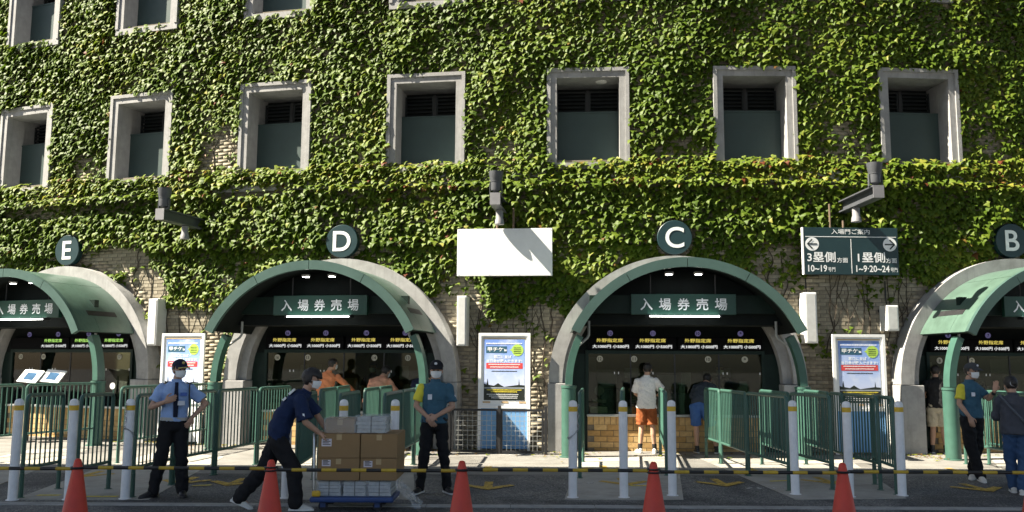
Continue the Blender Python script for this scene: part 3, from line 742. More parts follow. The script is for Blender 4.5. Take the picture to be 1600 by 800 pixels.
# ------------------------------------------------------------------ arched canopies
CR, CZ, CP = 2.31, 1.29, 1.86                            # radius, height of centre, reach from the wall
A_END = math.asin((2.30-CZ)/CR)
def canopy(k):
    s0 = BAY[k]
    t = on_wall('arched_canopy', {'E':'green barrel canopy below round sign E at the left edge','D':'green barrel canopy below round sign D','C':'green barrel canopy below round sign C seen head on','B':'sunlit green barrel canopy below round sign B at the right edge'}[k], 'canopy', s0, 0)
    js = [A_END, A_END+.62, PI/2, PI-A_END-.62, PI-A_END]
    for i in range(4):
        a0, a1 = js[i]+.0025, js[i+1]-.0025
        for y0, y1 in ((-CP+.07, -1.283), (-1.277, -.31)):
            b = B(); b.arc(CR-.03, CR, y0, y1, a0, a1, CZ, 14); b.build('roof_panel', 'canopy', t, smooth=True)
        b = B(); b.arc(CR-.16, CR+.012, -CP-.02, -CP+.068, a0, a1, CZ, 14); b.build('rim_segment', 'rim', t, smooth=True)
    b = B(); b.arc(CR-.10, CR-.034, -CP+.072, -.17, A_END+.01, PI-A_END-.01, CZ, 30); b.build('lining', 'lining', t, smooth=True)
    for sg in (-1, 1):
        b = B(); r0, r1 = 2.06, 2.19
        b.arc(r0, r1, -1.40, -1.20, 0.01, A_END-.004, CZ, 10)
        if sg < 0: b.v = [(-x, y, z) for x, y, z in b.v]
        b.build('curved_post', 'green', t, smooth=True)
        x = sg*2.125
        b = B(); b.lathe([(.17,0),(.17,.02),(.135,.025),(.135,1.25),(.145,1.255),(.145,1.30),(.02,1.302)], 24, 0, Matrix.Translation((x,-1.30,0))); b.build('pillar', 'green', t, smooth=True)
        b = B(); c = sg*(CR*math.cos(A_END)-.14)           # drain pipe from the soffit back to the wall
        c = sg*1.74; b.tube([(c,-1.05,2.50),(c,-1.05,2.24),(c+sg*.03,-1.07,2.18),(c+sg*.33,-1.22,1.92)], .024, 8); b.build('drain_pipe', 'pipe', t, smooth=True)
        a = A_END+.17                                     # black strip on the roof, painting the shade inside a recessed slot
        b = B(); b.arc(CR-.02, CR+.004, -1.42, -.62, a, a+.055, CZ, 4)
        if sg < 0: b.v = [(-x, y, z) for x, y, z in b.v]
        b.build('slot_shade', 'black', t)
    zb = CZ+1.35; xb = math.sqrt((CR-.12)**2-1.35**2)
    B().box(-xb, xb, -1.12, -1.0, zb, zb+.34).build('cross_beam', 'dark', t)
    zi = 2.43-CZ; ri = CR-.105; ai = math.asin(zi/ri)
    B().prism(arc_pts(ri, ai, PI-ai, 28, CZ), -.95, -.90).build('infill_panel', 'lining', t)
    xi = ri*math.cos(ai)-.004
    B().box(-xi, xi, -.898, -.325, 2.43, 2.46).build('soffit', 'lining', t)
    for x in (-.27, .27):
        b = B(); b.lathe([(.075,-.012),(.085,0),(.085,.03)], 20, 0, Matrix.Translation((x,-1.38,CZ+CR-.24))); b.lathe([(.062,-.02),(.062,-.013)], 16, 1, Matrix.Translation((x,-1.38,CZ+CR-.24)))
        b.build('downlight', ['equip','tube'], t)
    # hanging sign: a thing of its own
    sg_ = on_wall('hanging_sign', f'green ticket office sign with white characters under the canopy below round sign {k}', 'sign', s0, 2.80, 1.30, 'hanging ticket office signs')
    B().bbox(-.965, .965, 0, .09, -.19, .19, .006).build('sign_board', 'sign_green', sg_)
    for i, ch in enumerate('入場券売場'): b = B(); put_text(b, ch, -.685+i*.3425, 0, -.004, w=.225, h=.225, bold=.014); b.build('character', 'letter', sg_)
    b = B(); b.tube([(-.64,-.075,-.225),(.64,-.075,-.225)], .011, 10); b.build('tube_light', 'tube', sg_)
    B().box(-.68,-.64,-.095,.06,-.245,-.192).build('tube_holder', 'black', sg_); B().box(.64,.68,-.095,.06,-.245,-.192).build('tube_holder', 'black', sg_)
    for x_ in (-.6, .6): B().tube([(x_,.06,.19),(x_,.06,.56)], .012, 6).build('hanger', 'black', sg_)
    # round letter sign on the wall
    r = on_wall('letter_sign', f'round dark green wall sign with the white letter {k}', 'sign', s0, 4.20, .12, 'round letter signs')
    b = B(); b.lathe([(.33,.0),(.345,.01),(.345,.13),(.335,.14)], 40, 0, Matrix.Rotation(PI/2,4,'X')); b.build('disc', 'sign_navy', r, smooth=True)
    b = B(); put_text(b, k, 0, 0, -.148, h=.42, bold=.012); b.build('letter', 'letter', r)
    b = B(); b.box(-.05,.05,-.10,.115,-.38,-.345); b.build('bracket', 'black', r)
    return t
CA = {k: canopy(k) for k in 'EDCB'}

# ------------------------------------------------------------------ wall fittings
for label, s, z0, z1, w, m in (('tall grey box lamp on the wall between round signs E and D', -5.98, 2.04, 3.05, .24, 'box_grey'),
                            ('tall grey box lamp on the wall below the blank white sign', .87, 2.04, 3.04, .20, 'box_grey'),
                            ('tall white box lamp on the wall right of round sign C', 7.68, 2.12, 3.11, .24, 'box_white'),
                            ('short white box lamp on the wall below the gate guide sign', 9.28, 2.37, 2.87, .24, 'box_white')):
    t = on_wall('wall_box', label, 'box', s, z0, .0, 'box lamps on the wall'); h = z1-z0
    B().bbox(-w/2, w/2, -.34, -.02, 0, h, .012).build('casing', m, t)
    B().bbox(-w/2+.03, w/2-.03, -.349, -.341, .03, h-.03, .003).build('front_cover', 'box_grey', t)
    b = B(); b.box(-w/2-.02, w/2+.02, -.02, .0, h*.2, h*.2+.06); b.box(-w/2-.02, w/2+.02, -.02, .0, h*.75, h*.75+.06); b.build('bracket', 'black', t)
    b = B(); b.tube([(.0,-.1,h),(.0,-.1,h+.05),(.02,-.03,h+.12),(.02,-.03,h+.5)], .012, 6); b.build('cable', 'black', t)

def flood(label, s, z, L, yaw, dz):
    t = on_wall('floodlight_bracket', label, 'lamp', s, z, .0, 'floodlights on wall arms'); t.rotation_euler.z += yaw
    b = B(); tip = Vector((0,-L,dz))                       # I-beam arm
    d = Vector((0,-L,dz)); 
    for x0, x1, z0, z1 in ((-.10,.10,-.115,-.09),(-.10,.10,.09,.115),(-.012,.012,-.0905,.0905)):
        b.add([(x0,0,z0),(x1,0,z0),(x1,0,z1),(x0,0,z1),(x0,-L,z0+dz),(x1,-L,z0+dz),(x1,-L,z1+dz),(x0,-L,z1+dz)], [(0,1,2,3),(7,6,5,4),(0,4,5,1),(1,5,6,2),(2,6,7,3),(3,7,4,0)])
    b.build('arm', 'lamp', t)
    B().box(-.14,.14,-.02,.0,-.20,.20).build('wall_plate', 'lamp', t)
    B().box(-.10,.10,-L-.012,-L,dz-.115,dz+.115).build('end_plate', 'lamp_light', t)
    b = B(); y = -L+.12; b.lathe([(.05,.0),(.095,.03),(.10,.06),(.105,.19),(.112,.192),(.112,.21),(.12,.23),(.145,.40),(.132,.40),(.115,.26)], 24, 0, Matrix.Translation((0,y,dz+.15))); b.build('upper_lamp', 'lamp', t, smooth=True)
    b = B(); b.box(-.125,-.11,y-.03,y+.03,dz+.141,dz+.34); b.box(.11,.125,y-.03,y+.03,dz+.141,dz+.34); b.box(-.125,.125,y-.03,y+.03,dz+.117,dz+.14); b.build('yoke', 'lamp', t)
    b = B(); y = -L*.45; b.lathe([(.092,-.28),(.096,-.275),(.086,-.19),(.072,-.16),(.072,.0),(.03,.01)], 20, 0, Matrix.Translation((0,y,dz*.45-.12))); b.build('lower_lamp', 'lamp_light', t, smooth=True)
    return t
FL = flood('grey floodlight arm with two lamps above the blank white sign', 1.64, 4.84, 1.20, 0.0, .0)
flood('grey floodlight arm with two lamps between round signs E and D', S(318,352,.05)[0], S(318,352,.05)[1], 1.55, 0.0, .0)
flood('grey floodlight arm with two lamps above the gate guide sign', S(1312,326,.05)[0], S(1312,326,.05)[1], 1.85, 0.0, .0)

ws = on_wall('blank_sign', 'blank white rectangular sign board on two posts under a floodlight', 'sign', 1.727, 3.90, .42)
B().bbox(-.955,.955,0,.06,-.475,.475,.006).build('board', 'white', ws)
for x_ in (-.92,-.3,.3,.92):
    for z_ in (-.445,.445): B().lathe([(.009,-.002),(.007,.003)], 8, 0, Matrix.Translation((x_,-.0025,z_)) @ Matrix.Rotation(PI/2,4,'X')).build('bolt', 'box_grey', ws)
b = B(); b.tube([(-.16,.09,.2),(-.16,.09,.90)], .022, 8); b.build('post', 'rust', ws); b = B(); b.tube([(.17,.09,.2),(.17,.09,.90)], .022, 8); b.build('post', 'rust', ws)
b = B(); b.box(-.8,-.74,.062,.42,-.05,.01); b.box(.74,.8,.062,.42,-.05,.01); b.build('stay', 'rust', ws)

gs = on_wall('gate_guide_sign', 'dark green gate guide sign with arrows to third and first base sides', 'sign', 8.48, 3.92, .42)
B().bbox(-.935,.935,0,.07,-.465,.465,.005).build('board', 'sign_navy', gs)
B().box(-.958,-.937,-.004,.072,-.465,.465).build('edge_trim', 'letter', gs)
b = B(); y = -.003; 
put_text(b, '入場門ご案内', .0, .385, y, w=.76, h=.105, bold=.008)
b.box(-.90,.90,y,y+.002,.275,.288); b.box(-.006,.006,y,y+.002,-.44,.24)
put_text(b, '3塁側', -.875, -.12, y, w=.56, h=.205, bold=.014, align='l'); put_text(b, '方面', -.29, -.18, y, w=.215, h=.10, bold=.008, align='l')
put_text(b, '10~19', -.865, -.345, y, w=.375, h=.135, bold=.016, align='l'); put_text(b, '号門', -.47, -.365, y, w=.14, h=.085, bold=.006, align='l')
put_text(b, '1塁側', .125, -.12, y, w=.54, h=.205, bold=.014, align='l'); put_text(b, '方面', .68, -.18, y, w=.215, h=.10, bold=.008, align='l')
put_text(b, '1~9·20~24', .085, -.345, y, w=.66, h=.135, bold=.016, align='l'); put_text(b, '号門', .765, -.365, y, w=.14, h=.085, bold=.006, align='l')
b.build('lettering', 'letter', gs)
for sg, name in ((-1,'arrow_disc'),(1,'arrow_disc')):
    b = B(); M4 = Matrix.Translation((sg*.77,-.002,.135)) @ Matrix.Rotation(PI/2,4,'X'); b.lathe([(.135,-.001),(.135,.001)], 32, 0, M4)
    for seg in (((sg*.09,0),(-sg*.09,0)),((sg*.09,0),(sg*.005,.085)),((sg*.09,0),(sg*.005,-.085))):
        (x0,z0),(x1,z1) = seg; d = Vector((x1-x0,0,z1-z0)).normalized(); n_ = Vector((-d.z,0,d.x))*.013; o = Vector((sg*.77,-.006,.135))
        p0, p1 = Vector((x0,0,z0))-d*.01, Vector((x1,0,z1))+d*.01
        off = Vector((0, -.0008*(1+abs(z0-z1)*20), 0))
        b.add([o+p0+n_+off, o+p1+n_+off, o+p1-n_+off, o+p0-n_+off], [(0,1,2,3)], 1)
    b.build(name, ['letter','sign_side'], gs)
b = B(); b.tube([(-.36,.10,.2),(-.36,.10,.95)], .022, 8); b.build('post', 'rust', gs); b = B(); b.tube([(-.10,.10,.2),(-.10,.10,.62)], .022, 8); b.build('post', 'rust', gs)
b = B(); b.box(-.8,-.74,.072,.42,-.05,.01); b.box(.74,.8,.072,.42,-.05,.01); b.build('stay', 'rust', gs)

# ------------------------------------------------------------------ posters
MT['poster_red'] = M('poster_red', (0.62,0.06,0.06), .4, var=.0); MT['poster_lime'] = M('poster_lime', (0.42,0.62,0.10), .4, var=0)
MT['poster_navy'] = M('poster_navy', (0.03,0.10,0.16), .4, var=0); MT['poster_dark'] = M('poster_dark', (0.018,0.022,0.016), .4, var=.2)
MT['poster_yellow'] = M('poster_yellow', (0.75,0.62,0.06), .4, var=0); MT['tape'] = M('packing_tape', (0.55,0.40,0.24), .35, var=.05)
MT['poster_grey'] = M('poster_grey', (0.30,0.33,0.36), .4, var=.1)
def fine_print(b, cx, cz, y, w, h):                       # print too small to read: short marks
    x = cx-w/2; r = random.Random(int(cz*1000))
    while x < cx+w/2-h*.5:
        d = min(h*r.uniform(.5, .95), cx+w/2-x); z0 = cz-h*r.uniform(.3,.5); z1 = cz+h*r.uniform(.3,.5)
        b.add([(x,y,z0),(x+d,y,z0),(x+d,y,z1),(x,y,z1)], [(0,1,2,3)]); x += d+h*.22
def poster(label, s, out, base, lean=0.0):
    t = on_wall('poster_stand', label, 'poster stand', s, 0, out, 'ticket poster stands'); x = .51
    b = B(); b.box(-x, -x+.055, -.03, .02, 0.02, 2.29); b.box(x-.055, x, -.03, .02, 0.02, 2.29); b.box(-x+.055, x-.055, -.03, .02, 2.235, 2.29); b.box(-x+.055, x-.055, -.03, .02, .83, .885)
    b.build('frame', 'white', t)
    B().box(-x+.056, x-.056, -.005, .012, .886, 2.234).build('backing', 'white', t)
    B().box(-x+.056, x-.056, -.008, .012, .06, .829).build('lower_panel', 'pblue' if base else 'white', t)
    p0, p1, q0, q1 = -.40, .40, .985, 2.16
    B().box(p0, p1, -.009, -.0055, q0, q1).build('poster', 'poster_sky', t)
    pb = [c for c in t.children if c.name.startswith('poster')][0]
    def flat(name, mat, fn, y):
        b = B(); fn(b, y); b.build(name, mat, pb)
    flat('skyline', 'poster_dark', lambda b, y: b.prism([(p0,q0),(p1,q0),(p1,q0+.29),(.30,q0+.30),(.29,q0+.40),(.28,q0+.30),(.1,q0+.275),(.0,q0+.26),(-.06,q0+.29),(-.12,q0+.33),(-.2,q0+.28),(-.31,q0+.30),(-.33,q0+.42),(-.345,q0+.30),(p0,q0+.32)], y, y+.001), -.011)
    flat('stand_seats', 'poster_grey', lambda b, y: b.box(p0+.01, p1-.01, y, y+.001, q0+.225, q0+.25), -.0125)
    flat('red_band', 'poster_red', lambda b, y: b.box(-.355, .36, y, y+.001, 1.595, 1.705), -.011)
    flat('navy_logo', 'poster_navy', lambda b, y: b.box(-.36, .05, y, y+.001, 1.90, 2.03), -.011)
    flat('bubble', 'poster_lime', lambda b, y: (b.lathe([(.115,0),(.115,.001)], 28, 0, Matrix.Translation((.26,y,1.955)) @ Matrix.Rotation(PI/2,4,'X')), b.prism([(.10,1.96),(.16,1.99),(.16,1.93)], y-.0005, y+.0005)), -.0112)
    def white(b, y):
        put_text(b, '甲チケ', -.175, 1.97, y, w=.31, h=.085, bold=.02); b.prism([(.0,1.935),(.045,1.935),(.04,1.975),(.02,1.96),(.0,1.985)], y, y+.0005)
        fine_print(b, .0, 2.085, y, .72, .03)
        put_text(b, '窓口に並ばず', .0, 1.825, y, w=.42, h=.065, bold=.02); put_text(b, '当日券が購入できます!', .0, 1.745, y, w=.70, h=.066, bold=.02)
        fine_print(b, .0, 1.677, y, .62, .022); fine_print(b, .0, 1.628, y, .56, .022)
        for i in range(3): fine_print(b, -.03+.02*i, 1.10-.035*i, y, .62-.05*i, .017)
    flat('white_print', 'letter', white, -.0135)
    flat('bubble_print', 'poster_dark', lambda b, y: [fine_print(b, .26, 2.0-.035*i, y, .15, .018) for i in range(4)], -.0135)
    flat('dark_print', 'poster_dark', lambda b, y: fine_print(b, .0, 1.545, y, .50, .024), -.0105)
    flat('yellow_print', 'poster_yellow', lambda b, y: (fine_print(b, .0, 1.185, y, .68, .024), fine_print(b, .0, 1.15, y, .52, .024)), -.0135)
    for x0, x1 in ((-.42,-.27),(-.05,.08),(.29,.43)): B().box(x0, x1, -.012, -.0095, .93, .965).build('tape', 'tape', t)
    B().box(-.42, .42, -.012, -.0095, 2.175, 2.20).build('tape', 'tape', t)
    b = B(); b.tube([(-.40,.03,2.2),(-.40,.38,.03)], .018, 6); b.tube([(.40,.03,2.2),(.40,.38,.03)], .018, 6); b.build('rear_leg', 'white', t)
    return t
poster('ticket poster stand behind the guard in light blue shirt', -5.03, .55, False)
poster('blue and white ticket poster stand behind the low black mesh fence', 1.75, .50, True)
poster('blue and white ticket poster stand right of booth C, behind green railings', 8.49, .55, True)

# low black mesh fence in front of the middle poster
mf = on_wall('mesh_fence', 'low black wire mesh fence with three posts in front of the middle poster', 'fence', 1.72, 0, .95)
for x0, x1 in ((-.92,-.02),(.02,.84)):
    b = B(); b.box(x0, x1, -.02, .02, .80, .84); b.box(x0, x1, -.02, .02, .03, .07); b.box(x0, x0+.04, -.02, .02, .07, .80); b.box(x1-.04, x1, -.02, .02, .07, .80)
    f = b.build('panel_frame', 'black', mf)
    b = B(); n = 8
    for i in range(1, n+1): x = x0+.04+(x1-x0-.08)*i/(n+1); b.box(x-.0035, x+.0035, -.006, .004, .07, .80)
    for i in range(1, 8): z = .07+.73*i/8; b.box(x0+.04, x1-.04, -.0045, .0055, z-.0035, z+.0035)
    tag(b.build('wire_mesh', 'pipe', f), kind='stuff')
for x in (-.96, .0, .88): B().bbox(x-.028, x+.028, -.03, .03, 0, .90, .005).build('post', 'black', mf)
# white lattice fence behind the right poster
lf = on_wall('lattice_fence', 'white lattice fence beside the right poster, behind the railings', 'fence', 8.80, 0, .30)
b = B(); 
for i in range(9): b.box(-.35+i*.0875-.012, -.35+i*.0875+.012, -.012, .002, .05, .95)
for i in range(11): b.box(-.36, .36, -.0015, .012, .06+i*.085-.012, .06+i*.085+.012)
tag(b.build('lattice', 'box_white', lf), kind='stuff'); b = B(); b.box(-.40,-.362,-.03,.03,0,1.0); b.box(.362,.40,-.03,.03,0,1.0); b.build('post', 'box_white', lf)
# slanted notice boards in booth E and the round white sign at its pillar
for label, px in (('left slanted white framed notice board before booth E', 48), ('right slanted white framed notice board before booth E', 83)):
    p = D(px, 588, 19.2); t = thing('notice_board', label, 'notice board', (p.x, p.y, 0), wall_head(BAY['E'])+.2, 'slanted notice boards')
    M4 = Matrix.Translation((0,0,p.z)) @ Matrix.Rotation(-.75,4,'X') @ Matrix.Rotation(.10,4,'Y')
    B().box(-.23,.23,-.012,.012,-.17,.17,0,M4).build('frame', 'white', t); B().box(-.12,.12,-.016,-.0125,-.11,.09,0,M4).build('picture', 'board_picture', t)
    b = B(); b.tube([(0,.03,0),(0,.03,p.z-.02)], .025, 8); b.lathe([(.2,0),(.2,.02),(.03,.03)], 16); b.build('stand', 'black', t)
p = D(178, 603, 17.6); t = thing('round_sign', 'small blank round white sign on a post beside the pillar of booth E', 'sign', (p.x, p.y, 0), wall_head(BAY['E']))
b = B(); b.lathe([(.062,-.006),(.062,.006)], 24, 0, Matrix.Translation((0,-.035,p.z)) @ Matrix.Rotation(PI/2,4,'X')); b.build('disc', 'box_white', t)
b = B(); b.tube([(0,0,0),(0,0,p.z+.05)], .016, 8); b.build('post', 'green', t)

# ================================================================== RAILINGS, BOLLARDS, CONES
RH = 1.28
_bar = {}
def railing(label, A, Z):
    """one steel railing panel from A to Z: hoop frame, two posts, bottom rail, bars"""
    A, Z = Vector(A), Vector(Z); L = (Z-A).length
    t = thing('steel_railing', label, 'railing', (A.x, A.y, 0), math.atan2(Z.y-A.y, Z.x-A.x), 'green steel queue railings')
    r = .026; c = .07; top = RH-r
    hoop = [(r,0,.30),(r,0,top-c)]+[(r+c-c*math.cos(a), 0, top-c+c*math.sin(a)) for a in (PI/8,PI/4,3*PI/8,PI/2)]
    hoop += [(L-x, y, z) for x, y, z in hoop[::-1]]
    b = B(); b.tube(hoop, r, 8); b.build('hoop_frame', 'green', t, smooth=True)
    for x in (r, L-r):
        b = B(); b.tube([(x,0,-.02),(x,0,.298)], r+.003, 8); b.lathe([(.05,0),(.05,.01),(.03,.012)], 10, 0, Matrix.Translation((x,0,.004))); b.build('post', 'green', t, smooth=True)
    b = B(); b.tube([(2*r,0,.36),(L-2*r,0,.36)], .021, 8); b.build('bottom_rail', 'green', t, smooth=True)
    n = max(3, round((L-.1)/.108)-1)
    if 'bar' not in _bar:
        o = B(); o.tube([(0,0,.375),(0,0,top-.01)], .0115, 6); o = o.build('bar', 'green', t, smooth=True); _bar['bar'] = o.data; bpy.data.objects.remove(o)
    for i in range(n): link('bar', _bar['bar'], t, (2*r+(L-4*r)*(i+1)/(n+1), 0, 0))
    return t
def run(pts, labels):
    for (a, z), lb in zip(zip(pts[:-1], pts[1:]), labels):
        d = (Vector(z)-Vector(a)).normalized(); railing(lb, Vector(a)+d*.012, Vector(z)-d*.012)
run([G(29,779), G(93,764)], ['short green railing panel behind the leftmost bollard'])
run([G(115,779), G(171,764)], ['short green railing panel behind the second bollard from the left'])
run([G(204,778), G(268,758), G(334,742), G(400,726), G(452,714)],
    ['green railing panel behind the chained bollard beside the guard in light blue shirt','green railing panel behind the guard in light blue shirt','green railing panel between the guard in light blue shirt and the man pushing the trolley','green railing panel just behind the man pushing the trolley'])
b0 = G(147,697); h0 = wall_head(BAY['E']); nrm = Vector((math.sin(h0), -math.cos(h0), 0))
run([b0, b0+nrm*1.75, b0+nrm*3.5, b0+nrm*5.2], ['dark green railing panel before booth E, ending at its pillar','dark green railing panel before booth E, below the slanted notice boards','dark green railing panel before booth E at the left edge'])
run([(-6.56,15.2,0), (-6.33,16.75,0), (-6.1,18.3,0)], ['green railing panel rising behind the left shoulder of the guard in light blue shirt','green railing panel before the poster stand left of booth D'])
run([(-2.76,11.75,0), (-2.86,13.3,0)], ['dark green railing panel right behind the bent man pushing the trolley'])
run([(-3.04,14.4,0), (-3.05,15.8,0), (-3.07,17.2,0)], ['green railing panel below the person in the orange shirt at booth D','green railing panel reaching the counter of booth D, left one'])
run([(-2.33,12.3,0), (-2.30,13.75,0)], ['green railing panel behind the bollard left above the cardboard boxes'])
run([(-2.40,14.8,0), (-2.33,16.0,0), (-2.27,17.2,0)], ['green railing panel below the stooping person in the salmon shirt','green railing panel reaching the counter of booth D, right one'])
run([(-1.75,12.5,0), (-1.70,14.1,0), (-1.63,15.3,0), (-1.58,16.5,0)], ['green railing panel behind the bollard beside the guard in teal polo','green railing panel left of the guard in teal polo','green railing panel under the right end of booth D'])
run([G(906,748), G(911,722)], ['green railing panel seen end on beside the left pillar of booth C'])
run([G(972,738), G(975,713)], ['green railing panel seen end on left of the man in the white shirt'])
run([G(1042,744), G(1032,712)], ['green railing panel right behind the man in rust red shorts'])
run([G(1235,768), G(1169,744), G(1127,725), G(1103,715)], ['green railing panel right of booth C, nearest of its row','sunlit green railing panel right of the man in denim shorts','dark green railing panel before the man in denim shorts'])
run([G(1303,766), G(1237,745), G(1190,726)], ['dark green railing panel left of the cone before the right poster, second row','sunlit green railing panel with bright top rail, second row right of booth C'])
run([G(1378,767), G(1322,748), G(1300,740), G(1259,726)], ['dark green railing panel between the two right bollards, third row','short green railing panel behind the bollard before the right poster','sunlit green railing panel with bright top rail, third row right of booth C'])
run([G(1403,774), G(1366,757)], ['short green railing panel behind the rightmost bollard'])
run([(7.95,13.3,0), (7.84,15.4,0)], ['green railing panel behind the left side of the waving guard'])
run([(7.98,14.3,0), (7.9,15.9,0)], ['green railing panel between the waving guard and the woman in grey'])
run([(8.42,14.2,0), (8.3,15.9,0)], ['green railing panel beyond the woman in grey at the right edge'])

def bollard(px, py, label, chain=False):
    p = G(px, py); t = thing('bollard', label, 'bollard', (p.x, p.y, 0), random.uniform(0,6), 'white bollards along the kerb')
    t.rotation_euler.x = random.uniform(-.008,.008); t.rotation_euler.y = random.uniform(-.008,.008)
    r = .055
    b = B(); b.lathe([(r,-.03),(r,1.08)], 24); b.lathe([(r,1.142),(r,1.165),(r*.93,1.19),(r*.75,1.207),(r*.4,1.218),(.004,1.221)], 24); b.build('post', 'bollard', t, smooth=True)
    b = B(); b.lathe([(r+.0015,1.08),(r+.0015,1.142)], 24); b.build('reflective_band', 'band', t, smooth=True)
    b = B(); b.lathe([(.075,.004),(.075,.012),(r+.003,.016)], 20); b.build('base_collar', 'bollard', t)
    if chain:
        c = B(); pts = []
        for i in range(15): a = i/14*2*PI; pts.append((math.cos(a)*(r+.012), math.sin(a)*(r+.012), .80+.06*math.cos(a)))
        for i in range(1, 12): pts.append((r+.012+.01*math.sin(i*1.3), .01*math.cos(i*1.7), .86+i*.028))
        for i, q in enumerate(pts[:-1]):
            m = (Vector(q)+Vector(pts[i+1]))/2; d = (Vector(pts[i+1])-Vector(q)).normalized()
            u = d.orthogonal().normalized(); u = u if i % 2 else d.cross(u)
            c.tube([m+d*.018*math.cos(a)+u*.008*math.sin(a) for a in [k*PI/4 for k in range(9)]], .0035, 4, cap=False)
        tag(c.build('chain', 'chain', t), kind='stuff')
for px, py, lb, ch in ((19,782,'white bollard with yellow band, leftmost of all',0),(107,781,'white bollard with yellow band behind the leftmost red cone',0),(195,780,'white bollard with yellow band and a chain, left of the guard in light blue shirt',1),
                   (446,779,'white bollard hidden behind the legs of the man pushing the trolley',0),(533,778,'white bollard with yellow band behind the plastic wrapped paper on the trolley',0),(614,777,'white bollard with yellow band between the boxes and the guard in teal polo',0),
                   (895,778,'white bollard with a chain, before the left pillar of booth C',1),(975,778,'white bollard with yellow band left of the man in the white shirt',0),(1051,775,'white bollard with yellow band right of the man in the white shirt',0),
                   (1243,773,'white bollard with yellow band right of booth C, between two railing rows',0),(1328,777,'white bollard with yellow band left before the right poster stand',0),(1410,775,'white bollard with yellow band, rightmost of all',0)): bollard(px, py, lb, ch)

CY = 9.25
def cone(x, label):
    t = thing('traffic_cone', label, 'traffic cone', (x, CY, 0), random.uniform(-.3,.3), 'red traffic cones in the foreground')
    b = B(); b.lathe([(.150,.03),(.143,.04),(.05,.60),(.036,.675),(.030,.69),(.018,.70),(.002,.702)], 32); b.build('cone_body', 'cone', t, smooth=True)
    b = B(); b.bbox(-.19,.19,-.19,.19,0.0,.029,.012); b.build('base_plate', 'cone', t)
    return t
cones = [(122,'red traffic cone in front of the second bollard from the left'),(424,'red traffic cone in front of the legs of the man pushing the trolley'),(722,'red traffic cone right of the guard in teal polo'),
         (1021,'red traffic cone below the man in rust red shorts'),(1316,'red traffic cone in front of the right poster stand'),(1612,'red traffic cone cut off by the right edge')]
cx = [D(px, 720, CY).x for px, _ in cones]
for x, (_, lb) in zip(cx, cones): cone(x, lb)
cx = [cx[0]-2.0]+cx
pl = ['leftmost striped pole, from the left edge to the first red cone','striped pole passing in front of the guard in light blue shirt','striped pole passing in front of the cardboard boxes','striped pole from the cone right of the teal guard to booth C','striped pole passing under booth C to the cone before the right poster','rightmost striped pole, passing the waving guard']
for i, lb in enumerate(pl):
    x0, x1 = cx[i], cx[i+1]; dy = -.035 if i % 2 else .035; zb_ = .60+(.012 if i % 2 else 0)
    t = thing('barrier_pole', lb.replace('striped', 'black and yellow striped'), 'barrier pole', ((x0+x1)/2, CY, zb_), math.atan2(0, 1), 'striped poles between the cones')
    L = (x1-x0)/2-.06; n = 12
    b = B(); 
    for k in range(n): b.tube([(-L+2*L*k/n, 0, 0), (-L+2*L*(k+1)/n, 0, 0)], .0175 if k % 2 else .0174, 12, mi=(k+1) % 2)
    b.build('pole', ['pole_yellow','pole_black'], t, smooth=True)
    for sg, rz in ((-1, 0), (1, 0)):
        rr = .063; bb = B(); c0 = (x1-x0)/2*sg; zz0 = .014*(1 if sg > 0 else -.4)
        bb.tube([(c0+rr*math.cos(a), rr*math.sin(a), zz0) for a in [q*PI/10 for q in range(21)]], .009, 6, cap=False); bb.build('end_ring', 'pole_black', t, smooth=True)

# ================================================================== TROLLEY AND ITS LOAD
TX, TY = -2.262, 10.43                                    # near left corner of the deck
tr = thing('platform_trolley', 'blue platform trolley with push handle, loaded with boxes', 'trolley', (TX, TY, 0))
b = B(); b.bbox(-.02,.93,-.02,.62,.105,.165,.02); b.build('deck', 'trolley', tr)
for x, y in ((.12,.08),(.12,.52),(.74,.08),(.74,.52)):
    b = B(); b.lathe([(.03,-.02),(.052,-.016),(.055,0),(.052,.016),(.03,.02)], 18, 0, Matrix.Translation((x,y,.056)) @ Matrix.Rotation(PI/2,4,'X')); w = b.build('wheel', 'rubber', tr, smooth=True)
    b = B(); b.box(x-.03,x+.03,y-.03,y-.024,.045,.104); b.box(x-.03,x+.03,y+.024,y+.03,.045,.104); b.box(x-.045,x+.045,y-.045,y+.045,.096,.104); b.build('fork', 'trolley', tr)
b = B(); h = [(.01,.06,.16),(.0,.06,.80),(-.01,.09,.86),(-.01,.30,.865),(-.01,.51,.86),(.0,.54,.80),(.01,.54,.16)]; b.tube(h, .016, 10); b.build('handle', 'steel', tr, smooth=True)
b = B(); b.bbox(-.0,.10,-.01,.03,.166,.235,.02); b.build('corner_buffer', 'band', tr)
